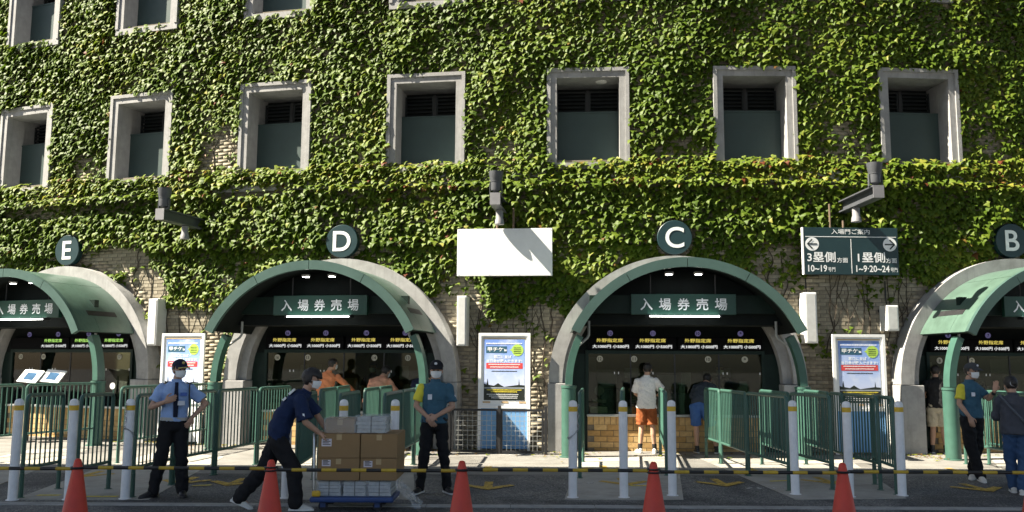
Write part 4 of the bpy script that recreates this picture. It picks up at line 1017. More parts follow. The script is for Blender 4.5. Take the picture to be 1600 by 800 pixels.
def carton(label, x0, x1, y0, y1, z0, z1, lab=None, rot=0.0, tape=True):
    t = thing('cardboard_box', label, 'box', ((x0+x1)/2, (y0+y1)/2, z0), rot, 'brown cardboard boxes on the trolley'); a, c, h = (x1-x0)/2, (y1-y0)/2, z1-z0
    b = B(); b.bbox(-a, a, -c, c, 0, h-.006, .006); b.build('carton_body', 'card', t)
    b = B(); b.box(-a+.003, -.002, -c+.003, c-.003, h-.0058, h); b.box(.002, a-.003, -c+.003, c-.003, h-.0058, h); b.build('top_flap', 'card', t)
    if tape: b = B(); b.box(-.03,.03,-c+.003,c-.003,h+.0005,h+.0015); b.box(-.03,.03,-c-.0015,-c-.0005,h-.07,h-.008); b.build('packing_tape', 'card_edge', t)
    if lab:
        lx, lz, lw, lh = lab; b = B(); b.box(lx, lx+lw, -c-.0016, -c-.0004, lz, lz+lh)
        l = b.build('paper_label', 'label', t); b = B()
        for i in range(4): b.box(lx+.012, lx+lw-.012-.02*(i%2), -c-.0022, -c-.0017, lz+.018+i*lh*.2, lz+.026+i*lh*.2)
        b.build('label_print', 'black', l)
    return t
X0, X1, X2 = TX+.050, TX+.535, TX+.955
Y0, Y1 = TY+.03, TY+.78
carton('lower left cardboard box on the trolley, just above the wrapped paper bundles', X0, X1-.004, Y0, Y1, .345, .598, (-.19,.16,.10,.07))
carton('lower right cardboard box on the trolley, with a label at its top left', X1+.004, X2, Y0+.01, Y1+.02, .345, .594, (-.17,.15,.10,.07))
carton('upper left cardboard box on the trolley, with a white label at its left', X0+.005, X1-.005, Y0-.01, Y1-.02, .599, .872, (-.20,.13,.115,.085))
carton('upper right cardboard box on the trolley, without label', X1+.003, X2+.005, Y0+.005, Y1, .599, .868)
sm = carton('small cardboard box wrapped in plastic on top of the stack', X0+.06, X0+.395, Y0+.05, Y0+.45, .873, 1.035, None, .04)
def crumple(x0, x1, y0, y1, z0, z1, amp, seed, n=10):
    bm = bmesh.new(); bmesh.ops.create_cube(bm, size=1); bmesh.ops.subdivide_edges(bm, edges=bm.edges[:], cuts=n, use_grid_fill=True)
    for v in bm.verts:
        c = v.co; c2 = Vector(((x0+x1)/2+c.x*(x1-x0), (y0+y1)/2+c.y*(y1-y0), (z0+z1)/2+c.z*(z1-z0)))
        q = c2*11+Vector((seed,seed*2,0)); d = Vector((noise.noise(q), noise.noise(q+Vector((9,0,0))), noise.noise(q+Vector((0,9,0)))*.6))*amp
        c2 += d; c2.z = max(z0, c2.z); v.co = c2
    return bm
b = B(); b.bm(crumple(-.18,.18,-.21,.21,.003,.172,.012,3)); b.build('plastic_wrap', 'film', sm, smooth=True)
def bundle(label, x, y, z, w, d, n, dz, film=True, seed=1):
    t = thing('paper_bundle', label, 'paper bundle', (x, y, z), random.uniform(-.04,.04), 'plastic wrapped paper bundles')
    for i in range(n):
        b = B(); o = random.uniform(-.008,.008); b.bm(crumple(-w/2+o, w/2+o, -d/2, d/2, i*dz+.001, (i+1)*dz-.003, .006, seed+i, 5)); b.build('paper_stack', 'paper', t, smooth=False)
    b = B(); H_ = n*dz
    b.box(-.006,.006,-d/2-.010,-d/2-.007,0.004,H_+.006); b.box(-.006,.006,-d/2-.007,d/2+.007,H_+.004,H_+.007); b.build('string', 'black', t)
    if film: b = B(); b.bm(crumple(-w/2-.018, w/2+.022, -d/2-.02, d/2+.02, .001, H_+.018, .02, seed+7, 9)); b.build('plastic_wrap', 'film', t, smooth=True)
    return t
bundle('stack of newspapers tied and wrapped in clear plastic on top of the boxes', TX+.645, TY+.28, .875, .33, .34, 4, .045, True, 11)
for i, lb in enumerate(('left bundle of papers in plastic between the trolley deck and the boxes','middle bundle of papers in plastic between the trolley deck and the boxes','right bundle of papers in plastic between the trolley deck and the boxes')):
    bundle(lb, TX+.19+i*.285, TY+.33, .167, .25, .50, 4, .040, True, 20+9*i)
sh = thing('plastic_sheet', 'crumpled clear plastic sheet hanging from the trolley at its right', 'plastic sheet', (TX+.93, TY+.30, .17))
bm = bmesh.new(); bmesh.ops.create_grid(bm, x_segments=18, y_segments=18, size=.5)
for v in bm.verts:
    u, w_ = v.co.x+.5, v.co.y; q = Vector((u*7, w_*7, 2)); z = -.14*u**.7+.17*(1-u)*.8+.05*noise.noise(q)
    v.co = (.02+u*.26+.04*noise.noise(q*1.3), w_*.5+.04*noise.noise(q+Vector((5,0,0))), max(-.15, z))
b = B(); b.bm(bm); b.build('crumpled_sheet', 'film', sh, smooth=True)

# ================================================================== PEOPLE
V3 = Vector
MT['skin'] = M('skin', (0.46,0.27,0.185), .55, var=.08, scale=14); MT['hair'] = M('black_hair', (0.014,0.012,0.012), .45, var=.3, scale=40, bump=.6, bscale=160)
MT['mask'] = M('face_mask', (0.78,0.79,0.80), .8, var=.04, bump=.2, bscale=90); MT['shoe_black'] = M('shoe_black', (0.018,0.018,0.02), .45, var=.2)
MT['shoe_white'] = M('shoe_white', (0.66,0.65,0.60), .6, var=.1, dirt=.2); MT['sole'] = M('shoe_sole', (0.70,0.70,0.68), .7, var=.08)
MT['eye'] = M('eye', (0.012,0.010,0.010), .2, var=0); MT['badge'] = M('badge', (0.62,0.64,0.70), .4, var=.1); MT['gold'] = M('gold_piping', (0.60,0.47,0.16), .5, var=.1)
def loft(b, rings, n=18, mi=0, e=1.0):
    vs = []
    for c, a, d in rings:
        for k in range(n):
            x, y = math.cos(2*PI*k/n), math.sin(2*PI*k/n)
            if e != 1: x = math.copysign(abs(x)**e, x); y = math.copysign(abs(y)**e, y)
            vs.append(V3(c)+V3(a)*x+V3(d)*y)
    m = len(rings)
    b.add(vs, [(i*n+k, i*n+(k+1)%n, (i+1)*n+(k+1)%n, (i+1)*n+k) for i in range(m-1) for k in range(n)]+[tuple(range(n))[::-1], tuple(range((m-1)*n, m*n))], mi)
def ball(b, c, r, ax=None, n=12):
    r = r if hasattr(r, '__len__') else (r, r, r); ax = ax or (V3((1,0,0)), V3((0,1,0)), V3((0,0,1)))
    bm = bmesh.new(); bmesh.ops.create_uvsphere(bm, u_segments=n+4, v_segments=n, radius=1)
    for v in bm.verts: q = v.co; v.co = V3(c)+ax[0]*q.x*r[0]+ax[1]*q.y*r[1]+ax[2]*q.z*r[2]
    b.bm(bm)
def limb(b, pts, rs, n=14):
    pts = [V3(p) for p in pts]; b.tube(pts, list(rs), n)
    for p, r in zip(pts, rs): ball(b, p, r*.995, n=8)
def fuse(b, name, mat, parent, voxel=.010, smooth=3, keep=.45, wrinkle=0.0, seed=0.0, freq=(13,13,7)):
    """one continuous surface from overlapping solids"""
    o = b.build(name, mat, None)
    md = o.modifiers.new('r', 'REMESH'); md.mode = 'VOXEL'; md.voxel_size = voxel; md.use_smooth_shade = True
    if smooth: sm_ = o.modifiers.new('s', 'SMOOTH'); sm_.iterations = smooth; sm_.factor = .5
    dg = bpy.context.evaluated_depsgraph_get(); me = bpy.data.meshes.new_from_object(o.evaluated_get(dg))
    if wrinkle:
        co = np.empty(len(me.vertices)*3, np.float32); me.vertices.foreach_get('co', co); no = np.empty_like(co); me.vertices.foreach_get('normal', no)
        co = co.reshape(-1,3); no = no.reshape(-1,3)
        w = np.array([1.3*noise.noise((p[0]*5+seed, p[1]*5, p[2]*16+p[0]*9))+noise.noise((p[0]*freq[0]+seed, p[1]*freq[1], p[2]*freq[2]+p[0]*4))+.6*noise.noise((p[0]*freq[0]*2.3, p[1]*freq[1]*2.3+seed, p[2]*freq[2]*2.6)) for p in co], np.float32)
        me.vertices.foreach_set('co', (co+no*(w*wrinkle)[:,None]).ravel()); me.update()
    o.modifiers.clear(); old = o.data; o.data = me; bpy.data.meshes.remove(old)
    if keep < 1:
        dm = o.modifiers.new('d', 'DECIMATE'); dm.ratio = keep
        dg = bpy.context.evaluated_depsgraph_get(); m2 = bpy.data.meshes.new_from_object(o.evaluated_get(dg)); o.modifiers.clear(); o.data = m2; bpy.data.meshes.remove(me)
    o.data.shade_smooth(); o.name = name; o.parent = parent
    if not o.data.materials: o.data.materials.append(MT[mat] if isinstance(mat, str) else mat)
    return o
def hand(b, wr, d, pn, thumb, curl=.35, spread=.10, k=1.0):
    """palm, four unequal bent fingers and a thumb leaving the side of the palm"""
    wr, d, pn = V3(wr), V3(d).normalized(), V3(pn); pn = (pn-d*pn.dot(d)).normalized(); sd = d.cross(pn)*thumb   # sd: thumb side
    loft(b, [(wr-d*.01*k, sd*.026*k, pn*.019*k), (wr+d*.03*k, sd*.036*k, pn*.018*k), (wr+d*.07*k, sd*.042*k, pn*.016*k), (wr+d*.093*k, sd*.039*k, pn*.012*k)], 14)
    for i, (off, L) in enumerate(((.030,.072),(.010,.080),(-.011,.074),(-.031,.058))):
        p = wr+(d*(.088-.004*abs(i-1))+sd*off)*k; a = curl*(.6+.15*i); q = (d+sd*(off*spread*30)*.25).normalized(); pts = [p]
        for j, f in enumerate((.42,.32,.26)):
            q = (q*math.cos(a)+pn*math.sin(a)).normalized(); p = p+q*L*f*k; pts.append(p); a = curl*(1.0+.1*i)
        limb(b, pts, [.0095*k,.009*k,.0083*k,.007*k], 8)
    p = wr+(d*.022+sd*.026)*k; q = (d*.6+sd*.75+pn*.25).normalized(); p2 = p+q*.042*k; q = (d*.9+sd*.3+pn*.35).normalized(); p3 = p2+q*.032*k; p4 = p3+(d+pn*.5).normalized()*.024*k
    limb(b, [p, p2, p3, p4], [.014*k,.012*k,.0105*k,.0085*k], 8)
def person(label, loc, rot, J, look, cat='person'):
    t = thing('person', label, 'person', loc, rot)
    P = dict(J); g = lambda k: V3(P[k])
    pel, neck, head = g('pel'), g('neck'), g('head')
    face = V3(P['face']).normalized(); hu = (head-neck); hu = (V3(P.get('hup', (0,0,1)))-face*V3(P.get('hup', (0,0,1))).dot(face)).normalized(); hr = face.cross(hu)
    shL, shR = g('shL'), g('shR'); ws = (shR-shL).normalized(); hw = V3(P.get('hipw', ws)); hw = hw.normalized()
    sp = (neck-pel); sl = sp.length; sdv = sp.normalized(); bend = V3(P.get('bend', (0,0,0)))
    for k_ in ('shL','shR'): P[k_] = tuple(V3(P[k_])-sdv*.040+(neck-V3(P[k_])).normalized()*.022)
    shL, shR = g('shL'), g('shR')
    hips = {'L': pel-hw*.085+V3((0,0,-.05)), 'R': pel+hw*.085+V3((0,0,-.05))}
    def torso(b, prof, grow=0.0):
        rs = []
        for tt, w, d in prof:
            c = pel+sp*tt+bend*(4*tt*(1-tt)); a = hw.lerp(ws, max(0,min(1,tt))).normalized(); dd = sdv.cross(a).normalized()
            rs.append((c, a*(w+grow), dd*(d+grow)))
        loft(b, rs, 20, e=.88)
    k = P.get('build', 1.0)
    prof = [(-.16,.11*k,.085*k),(-.02,.155*k,.105*k),(.16,.150*k,.10*k),(.40,.138*k,.093*k),(.62,.158*k,.105*k),(.82,.165*k,.10*k),(.95,.105*k,.075*k),(1.0,.06,.058)]
    # ---- the body, one continuous surface
    b = B(); torso(b, prof, -.012)
    limb(b, [neck-sdv*.03, neck.lerp(head, .35)-face*.012, head-hu*.055-face*.015], [.056,.050,.050])
    ball(b, head+hu*.028-face*.010, (.074,.094,.090), (hr, face, hu), 14); ball(b, head-hu*.045+face*.018, (.056,.066,.066), (hr, face, hu)); ball(b, head-hu*.088+face*.048, (.026,.024,.022), (hr, face, hu), 8)
    ball(b, head+face*.084-hu*.012, (.012,.022,.020), (hr, face, hu), 8); ball(b, head+face*.078+hu*.014, (.009,.014,.026), (hr, face, hu), 8)
    for sg in (-1, 1): ball(b, head+hr*sg*.076-face*.008-hu*.008, (.010,.020,.032), (hr, face, hu), 8)
    for sd in 'LR':
        sh, el, wr = g('sh'+sd), g('el'+sd), g('wr'+sd)
        limb(b, [sh, sh.lerp(el,.45), el], [.047,.043,.036]); limb(b, [el, el.lerp(wr,.3), wr], [.036,.037,.025])
        hand(b, wr, P['hd'+sd], P['pn'+sd], P['th'+sd], P.get('curl'+sd, .35), P.get('spread'+sd, .1))
        kn, an = g('kn'+sd), g('an'+sd)
        limb(b, [hips[sd], kn], [.078,.052]); limb(b, [kn, kn.lerp(an,.32)+V3(P['toe'+sd]).normalized()*-.012, an], [.052,.053,.034]); limb(b, [an, an+V3(P['toe'+sd]).normalized()*.10-V3((0,0,.045))], [.033,.026])
    fuse(b, 'body', 'skin', t, .0062, 2, .35)
    for sg in (-1, 1):
        if look.get('eyes', True):
            e = B(); ball(e, head+face*.079+hr*sg*.030+hu*.012, (.014,.010,.008), (hr, face, hu), 8); e.build('eye', 'eye', t, smooth=True)
            e = B(); loft(e, [(head+face*(.086-.012*f)+hr*sg*(.014+.034*f)+hu*(.032-.006*f*f), hu*.004, face*.004) for f in (0,.4,.8,1.1)], 6); e.build('eyebrow', 'hair', t)
    # ---- clothes
    tr_ = look['trousers']; b = B()
    torso(b, [(-.20,.12*k,.10*k),(-.10,.155*k,.118*k),(.02,.166*k,.122*k),(.13,.160*k,.112*k)], .004)
    lr = look.get('leg', (.098,.074,.066)); fr = look.get('hem', 1.0)
    for sd in 'LR':
        kn, an, to = g('kn'+sd), g('an'+sd), V3(P['toe'+sd]).normalized()
        if fr >= 1:
            e = an+(an-kn).normalized()*-.0
            limb(b, [hips[sd], hips[sd].lerp(kn,.55), kn+to*.004, kn.lerp(an,.5), e], [lr[0], (lr[0]+lr[1])/2, lr[1], (lr[1]+lr[2])/2, lr[2]])
        else: b.tube([hips[sd]+V3((0,0,.03)), hips[sd].lerp(kn,.5*fr+.1), hips[sd].lerp(kn, fr+.25)], [lr[0], (lr[0]+lr[1])/2, lr[1]], 16); ball(b, hips[sd], lr[0]*.98)
    fuse(b, look.get('trousers_name', 'trousers'), tr_, t, .0095, 2, .45, .011, 3.0, (13,13,8))
    b = B(); hem = look.get('shirt_hem', -.04); fl = look.get('flare', .012)
    torso(b, [(hem,.160*k+fl,.115*k+fl),(.10,.158*k+fl*.8,.110*k+fl*.8),(.36,.148*k+fl*.6,.104*k+fl*.6),(.62,.166*k,.114*k),(.82,.172*k,.108*k),(.95,.118*k,.086*k),(1.0,.066,.064)], .006)
    limb(b, [shL+ws*.02, shR-ws*.02], [.052,.052])
    sl_ = look.get('sleeve', .62); sr = look.get('sleeve_r', (.062,.070)); own = look.get('sleeve_mat', {})
    for sd in 'LR':
        sh, el, wr = g('sh'+sd), g('el'+sd), g('wr'+sd)
        bb = B() if sd in own else b
        if sl_ <= 1: end = sh.lerp(el, sl_); bb.tube([sh, sh.lerp(end,.5), end], [sr[0], (sr[0]+sr[1])/2, sr[1]], 16); ball(bb, sh, sr[0]*.99)
        else: limb(bb, [sh, el, el.lerp(wr, sl_-1)], [sr[0], sr[0]*.9, sr[1]])
        if sd in own: fuse(bb, 'sleeve', own[sd], t, .008, 1, .5, .004, 1.0)
    fuse(b, look.get('shirt_name', 'shirt'), look['shirt'], t, .0088, 2, .45, look.get('wrinkle', .012), look.get('seed', 8.0), (12,12,9))
    b = B(); cn = neck+sdv*.005                            # collar
    loft(b, [(cn-sdv*.015, ws*.070, sdv.cross(ws)*.068), (cn+sdv*.028, ws*.062, sdv.cross(ws)*.062)], 16)
    b.build('collar', look.get('collar', look['shirt']), t, smooth=True)
    for sd in 'LR':
        an, to = g('an'+sd), V3(P['toe'+sd]).normalized(); tu = V3(P.get('tup'+sd, (0,0,1))); tu = (tu-to*tu.dot(to)).normalized(); s_ = to.cross(tu); o = an-tu*.075
        b = B(); loft(b, [(o-to*.070+tu*.035, s_*.022, tu*.025),(o-to*.055+tu*.045, s_*.036, tu*.042),(o-to*.0+tu*.048, s_*.039, tu*.048),(o+to*.06+tu*.040, s_*.042, tu*.040),(o+to*.13+tu*.028, s_*.046, tu*.028),(o+to*.18+tu*.022, s_*.036, tu*.020),(o+to*.20+tu*.018, s_*.014, tu*.010)], 16)
        if look.get('ankle'): limb(b, [an-tu*.02, an+tu*.03], [.042,.045], 10)
        so = b.build('shoe', look['shoe'], t, smooth=True)
        b = B(); pr = [(-.078,.026),(-.06,.040),(0,.042),(.07,.045),(.13,.049),(.185,.038),(.208,.016)]
        loft(b, [(o+to*x+tu*.008, s_*w, tu*.013) for x, w in pr], 12, e=.6); b.build('sole', look.get('sole', 'sole'), so, smooth=True)
        if look.get('sock'):
            b = B(); b.tube([an-tu*.01, an+(g('kn'+sd)-an).normalized()*look['sock']], [.043,.046], 14); b.build('sock', 'shoe_black', t, smooth=True)
    # ---- hair, cap, mask
    hm = look.get('hair', 'short'); b = B(); bm = bmesh.new(); bmesh.ops.create_uvsphere(bm, u_segments=36, v_segments=26, radius=1)
    for v in bm.verts:
        q = v.co.normalized(); x, y, z = q.x, q.y, q.z; low = {'short': -.25, 'mop': -.48, 'long': -.62, 'bun': -.45}[hm]
        front = y > .30 and z < (.34 if hm != 'mop' else .10+.12*math.sin(x*9)); low = low if y > -.05 else -.86
        r = (.66 if front or z < low-.1 else 1.0); nn = 1+(.10 if hm == 'mop' else .05)*noise.noise((x*5, y*5, z*9+look.get('seed', 0)))+.04*noise.noise((x*17, y*17, z*6))
        v.co = head+hu*.030-face*.010+(hr*x*.086+face*y*.106+hu*z*.100)*r*(nn*(1.13 if hm == 'mop' else 1))
    b.bm(bm)
    if hm == 'bun': ball(b, head+hu*.02-face*.125, .042)
    b.build('hair', 'hair', t, smooth=True)
    if hm == 'bun':
        b = B(); c0 = head+hu*.02-face*.098; b.tube([c0+hr*.034*math.cos(a)+hu*.034*math.sin(a) for a in [q*PI/8 for q in range(17)]], .011, 8, cap=False); b.build('hair_tie', 'badge', t, smooth=True)
    if look.get('cap'):
        b = B(); bm = bmesh.new(); bmesh.ops.create_uvsphere(bm, u_segments=28, v_segments=20, radius=1)
        for v in bm.verts: q = v.co; z = max(q.z, -.02); v.co = head+hu*.052-face*.004+hr*q.x*.092+face*q.y*.108+hu*z*.088*(1.08 if q.y > 0 else 1)
        b.bm(bm); cp = b.build('cap', look['cap'], t, smooth=True)
        b = B(); n = 12; vs = []
        for i in range(n+1):
            a = -1.15+2.3*i/n; ca, sa = math.cos(a), math.sin(a)
            for rr, dz in ((.0, .012),(1, -.012),(1, -.018),(0, .004)): vs.append(head+hu*(.052+dz-.016*sa*sa*rr)+hr*sa*(.090+.006*rr)+face*(ca*.104+rr*.070*max(0,ca)**.6))
        b.add(vs, [(i*4+k, i*4+(k+1)%4, i*4+4+(k+1)%4, i*4+4+k) for i in range(n) for k in range(4)]+[(3,2,1,0), tuple(n*4+q for q in range(4))]); b.build('brim', look.get('brim', look['cap']), cp, smooth=True)
        b = B(); ball(b, head+hu*.10+face*.092, (.020,.012,.018), (hr, face, hu), 8); b.build('emblem', look.get('emblem', 'badge'), cp)
        if look.get('braid'):
            b = B(); b.tube([head+hu*(.045-.018*math.sin(a)**2)+hr*math.sin(a)*.098+face*(math.cos(a)*.104+.072*max(0,math.cos(a))**.6) for a in [-.9+.15*i for i in range(13)]], .0075, 6); b.build('braid', 'gold', cp)
    if look.get('mask', True):
        b = B(); n, m = 12, 8; vs = []
        for lay in (0, .004):
            for j in range(m+1):
                v = -.092+.100*j/m
                for i in range(n+1):
                    a = -1.22+2.44*i/n; w = .072-.018*(1-j/m)**2; f_ = .094+.012*math.sin(PI*min(1,(j+.5)/m))-.016*(1-j/m)**2+.016*max(0,1-abs(a)*2.6)*(j/m)+.0025*math.sin(j*2.1)
                    vs.append(head+hu*(v-.012*abs(math.sin(a))*(j/m-.5)*2)+hr*math.sin(a)*(w+lay)+face*(math.cos(a)*(f_+lay)))
        N = (m+1)*(n+1); fs = []
        for lay in (0, N):
            for j in range(m):
                for i in range(n): q = lay+j*(n+1)+i; fs.append((q,q+1,q+n+2,q+n+1))
        b.add(vs, fs); mk = b.build('mask', 'mask', t, smooth=True)
        for sg in (-1, 1):
            b = B(); b.tube([head+hr*sg*.068+face*.034-hu*.005, head+hr*sg*.079-hu*.0+face*.0, head+hr*sg*.078-hu*.04+face*.004, head+hr*sg*.060+face*.034-hu*.062], .0022, 5); b.build('ear_loop', 'mask', mk)
    return t, dict(head=head, face=face, hr=hr, hu=hu, pel=pel, neck=neck, ws=ws, sd=sdv, fwd=sdv.cross(ws))
def patch_on(t, name, mat, c, ax, ay, w, h, d=.004):
    ax, ay = V3(ax).normalized(), V3(ay).normalized(); az = ax.cross(ay); b = B(); c = V3(c)
    vs = [c+ax*sx*w/2+ay*sy*h/2+az*sz*d for sz in (-1,1) for sx, sy in ((-1,-1),(1,-1),(1,1),(-1,1))]
    b.add(vs, [(3,2,1,0),(4,5,6,7),(0,1,5,4),(1,2,6,5),(2,3,7,6),(3,0,4,7)]); return b.build(name, mat, t)
def facing(p): return -math.atan2(p.x, p.y)
def badge(t, name, mat, c, w, h, d=.006, tilt=0):
    B().bbox(-w/2, w/2, -d, 0, -h/2, h/2, .002).build(name, mat, t, loc=c, rot=(tilt, 0, 0))

BLACK = cloth('black_trouser', (0.013,0.013,0.015)); TEAL = cloth('teal_polo', (0.045,0.115,0.17)); YEL = cloth('yellow_sleeve', (0.68,0.60,0.06)); SKYB = cloth('light_blue_shirt', (0.29,0.42,0.70)); NAVY = cloth('navy_shirt', (0.012,0.024,0.070))
CAPB = cloth('black_cap', (0.014,0.014,0.018)); CAPN = cloth('navy_cap', (0.014,0.02,0.045))

# guard in light blue shirt, hand at chest, other hand on hip
p = G(266,776); t, q = person('guard in light blue shirt and navy cap, one hand at his chest', p, facing(p), dict(
    pel=(.0,0,.91), neck=(.01,0,1.43), head=(.035,-.01,1.575), face=(.45,-.9,-.05), shL=(-.185,0,1.385), shR=(.195,.02,1.375), elL=(-.275,-.05,1.115), elR=(.375,.03,1.15), wrL=(-.115,-.185,1.185), wrR=(.215,-.06,.985),
    hdL=(.8,-.2,.35), hdR=(-.35,-.35,-.75), pnL=(0,1,0), pnR=(-.5,.8,.1), thL=1, thR=1, curlL=.55, curlR=.45,
    hipw=(1,0.05,0), knL=(-.125,-.03,.50), knR=(.105,-.03,.50), anL=(-.205,.0,.085), anR=(.135,-.02,.085), toeL=(-.75,-.65,-.02), toeR=(.1,-1,-.02)),
    dict(trousers=BLACK, shirt=SKYB, shoe='shoe_black', sole='shoe_black', cap=CAPN, emblem='gold', braid=True, hair='short', shirt_hem=.06, flare=.006, leg=(.100,.080,.076), sleeve=.72, sleeve_r=(.066,.076), seed=2.0))
b = B(); loft(b, [(q['pel']+q['sd']*.035, q['ws']*.172, q['fwd']*.128), (q['pel']+q['sd']*.075, q['ws']*.170, q['fwd']*.126)], 24, e=.88); b.build('belt', cloth('belt_pale', (.42,.42,.40)), t, smooth=True)
b = B(); loft(b, [((.012,-.135,.99), (.026,0,0), (0,.006,0)), ((.012,-.140,1.15), (.032,0,0), (0,.006,0)), ((.010,-.128,1.33), (.022,0,0), (0,.007,0)), ((.010,-.085,1.425), (.020,0,0), (0,.012,0))], 8); b.build('tie', cloth('tie_navy', (.012,.016,.035)), t)
badge(t, 'name_card', 'badge', (.075,-.145,1.165), .085, .055, tilt=-.05); badge(t, 'pocket_badge', cloth('badge_blue', (.08,.14,.40)), (.10,-.138,1.275), .085, .045, tilt=-.15)
b = B(); b.tube([(.195,.06,1.42),(.165,-.07,1.405),(.165,-.135,1.25),(.175,-.142,1.10),(.17,-.135,.99)], .009, 6); b.build('radio_cord', 'black', t)
for sg, x in ((-1,-.135),(1,.155)): patch_on(t, 'epaulette', CAPN, (x, .01, 1.412), (1,0,-.42*sg), (0,1,0), .10, .045, .006)

# guard in teal polo with one yellow sleeve, hands clasped
p = G(676,771); t, q = person('guard in teal polo with yellow sleeve and black cap, hands clasped in front', p, facing(p), dict(
    pel=(.01,0,.92), neck=(.015,0,1.445), head=(.025,-.02,1.585), face=(-.10,-1,-.08), shL=(-.185,0,1.395), shR=(.215,0,1.395), elL=(-.235,-.02,1.13), elR=(.245,-.03,1.115), wrL=(-.075,-.185,.985), wrR=(.035,-.20,1.005),
    hdL=(.55,-.2,-.75), hdR=(-.75,-.15,-.45), pnL=(.2,1,0), pnR=(.1,1,-.2), thL=1, thR=-1, curlL=.40, curlR=.50,
    hipw=(1,0,0), knL=(-.115,-.02,.50), knR=(.135,-.02,.50), anL=(-.165,.0,.085), anR=(.185,.0,.085), toeL=(-.45,-.9,-.02), toeR=(.40,-.9,-.02)),
    dict(trousers=BLACK, shirt=TEAL, sleeve_mat={'L': YEL}, shoe='shoe_black', cap=CAPB, hair='short', shirt_hem=-.02, leg=(.098,.074,.062), sleeve=.74, sleeve_r=(.060,.070), seed=5.0))
badge(t, 'badge', 'badge', (-.055,-.135,1.245), .055, .07, tilt=-.08); badge(t, 'sleeve_emblem', 'badge', (.262,-.055,1.245), .035, .045)
b = B(); b.box(.04,.125,-.128,-.124,1.20,1.205); b.build('pocket_seam', cloth('seam', (.02,.06,.09)), t)

# man in navy shirt pushing the trolley, walking to the right
p = G(435,797); t, q = person('man in navy T-shirt and face mask leaning forward to push the trolley', p, facing(p)*.6, dict(
    pel=(-.03,.0,.84), neck=(.27,-.02,1.335), head=(.335,-.03,1.48), face=(.95,-.22,-.20), hup=(.15,0,1), shL=(.225,-.20,1.275), shR=(.245,.165,1.285), elL=(.285,-.215,1.005), elR=(.40,.14,1.055), wrL=(.445,-.145,.875), wrR=(.50,.10,.905),
    hdL=(.85,.1,-.35), hdR=(.9,-.05,-.3), pnL=(-.3,.2,-1), pnR=(-.3,-.2,-1), thL=-1, thR=1, curlL=.75, curlR=.75, bend=(-.055,0,.035),
    hipw=(0,1,0), knL=(.165,-.12,.475), knR=(-.205,.10,.44), anL=(.20,-.125,.085), anR=(-.455,.11,.135), toeL=(1,-.1,0), toeR=(.9,.05,-.42), tupR=(.42,0,.9)),
    dict(trousers=BLACK, shirt=NAVY, shoe='shoe_white', hair='mop', shirt_hem=-.06, flare=.022, leg=(.112,.092,.082), sleeve=.92, sleeve_r=(.074,.092), wrinkle=.010, seed=9.0))
patch_on(t, 'back_print', 'letter', (.115,-.10,1.345), (.72,0,.69), (0,1,0), .085, .10, .012); patch_on(t, 'back_print', 'letter', (.035,-.10,1.262), (.70,0,.71), (0,1,0), .045, .10, .012); patch_on(t, 'sleeve_print', 'letter', (.272,-.291,1.075), (-.2,0,1), (1,0,0), .06, .02, .004)

# customers at booth C
def M_dots():
    m = bpy.data.materials.new('dotted_white_fabric'); m.use_nodes = True
    n, l = m.node_tree.nodes, m.node_tree.links; bs = n['Principled BSDF']; bs.inputs['Roughness'].default_value = .85
    tc = n.new('ShaderNodeTexCoord'); v = n.new('ShaderNodeTexVoronoi'); v.inputs['Scale'].default_value = 38; v.inputs['Randomness'].default_value = .6
    l.new(tc.outputs['Object'], v.inputs['Vector']); r = ramp(n, [(.13, (.20,.23,.34)), (.22, (.74,.73,.72))]); l.new(v.outputs['Distance'], r.inputs['Fac']); l.new(r.outputs['Color'], bs.inputs['Base Color'])
    return m
MT['dots'] = M_dots()
def stand(**k):
    d = dict(pel=(0,.02,.92), neck=(.0,.02,1.445), head=(.0,.05,1.59), face=(0,1,-.05), shL=(-.19,.02,1.39), shR=(.19,.02,1.39), elL=(-.23,.08,1.12), elR=(.23,.08,1.12), wrL=(-.16,.28,1.03), wrR=(.16,.28,1.03),
        hdL=(.3,.9,.0), hdR=(-.3,.9,.0), pnL=(0,0,-1), pnR=(0,0,-1), thL=-1, thR=1, hipw=(1,0,0), knL=(-.10,.03,.50), knR=(.10,.02,.50), anL=(-.12,.0,.085), anR=(.12,.02,.085), toeL=(-.2,1,0), toeR=(.2,1,0))
    d.update(k); return d
# hands of people seen from behind: the picture left hand is their left hand
p = G(1012,708.5); t, q = person('man in white dotted polo and rust red shorts at the counter of booth C', p, facing(p), stand(
    pel=(-.01,.02,.93), neck=(.0,.02,1.455), head=(.02,.06,1.60), face=(.15,1,-.1), shL=(-.20,.02,1.40), shR=(.20,.06,1.395), elL=(-.22,.12,1.13), elR=(.28,.20,1.19), wrL=(-.14,.34,1.06), wrR=(.22,.42,1.09),
    hipw=(1,.1,0), knL=(-.115,.03,.50), knR=(.10,.0,.50), anL=(-.145,-.01,.085), anR=(.135,.02,.085), toeL=(-.35,.9,0), toeR=(.25,1,0)),
    dict(trousers=cloth('rust_shorts', (0.27,0.08,0.026)), trousers_name='shorts', shirt='dots', shoe='shoe_white', eyes=False, hair='short', shirt_hem=-.15, flare=.028, hem=.64, leg=(.108,.104,.100), sock=.10, sleeve=.80, sleeve_r=(.068,.086), seed=1.0, build=1.04))
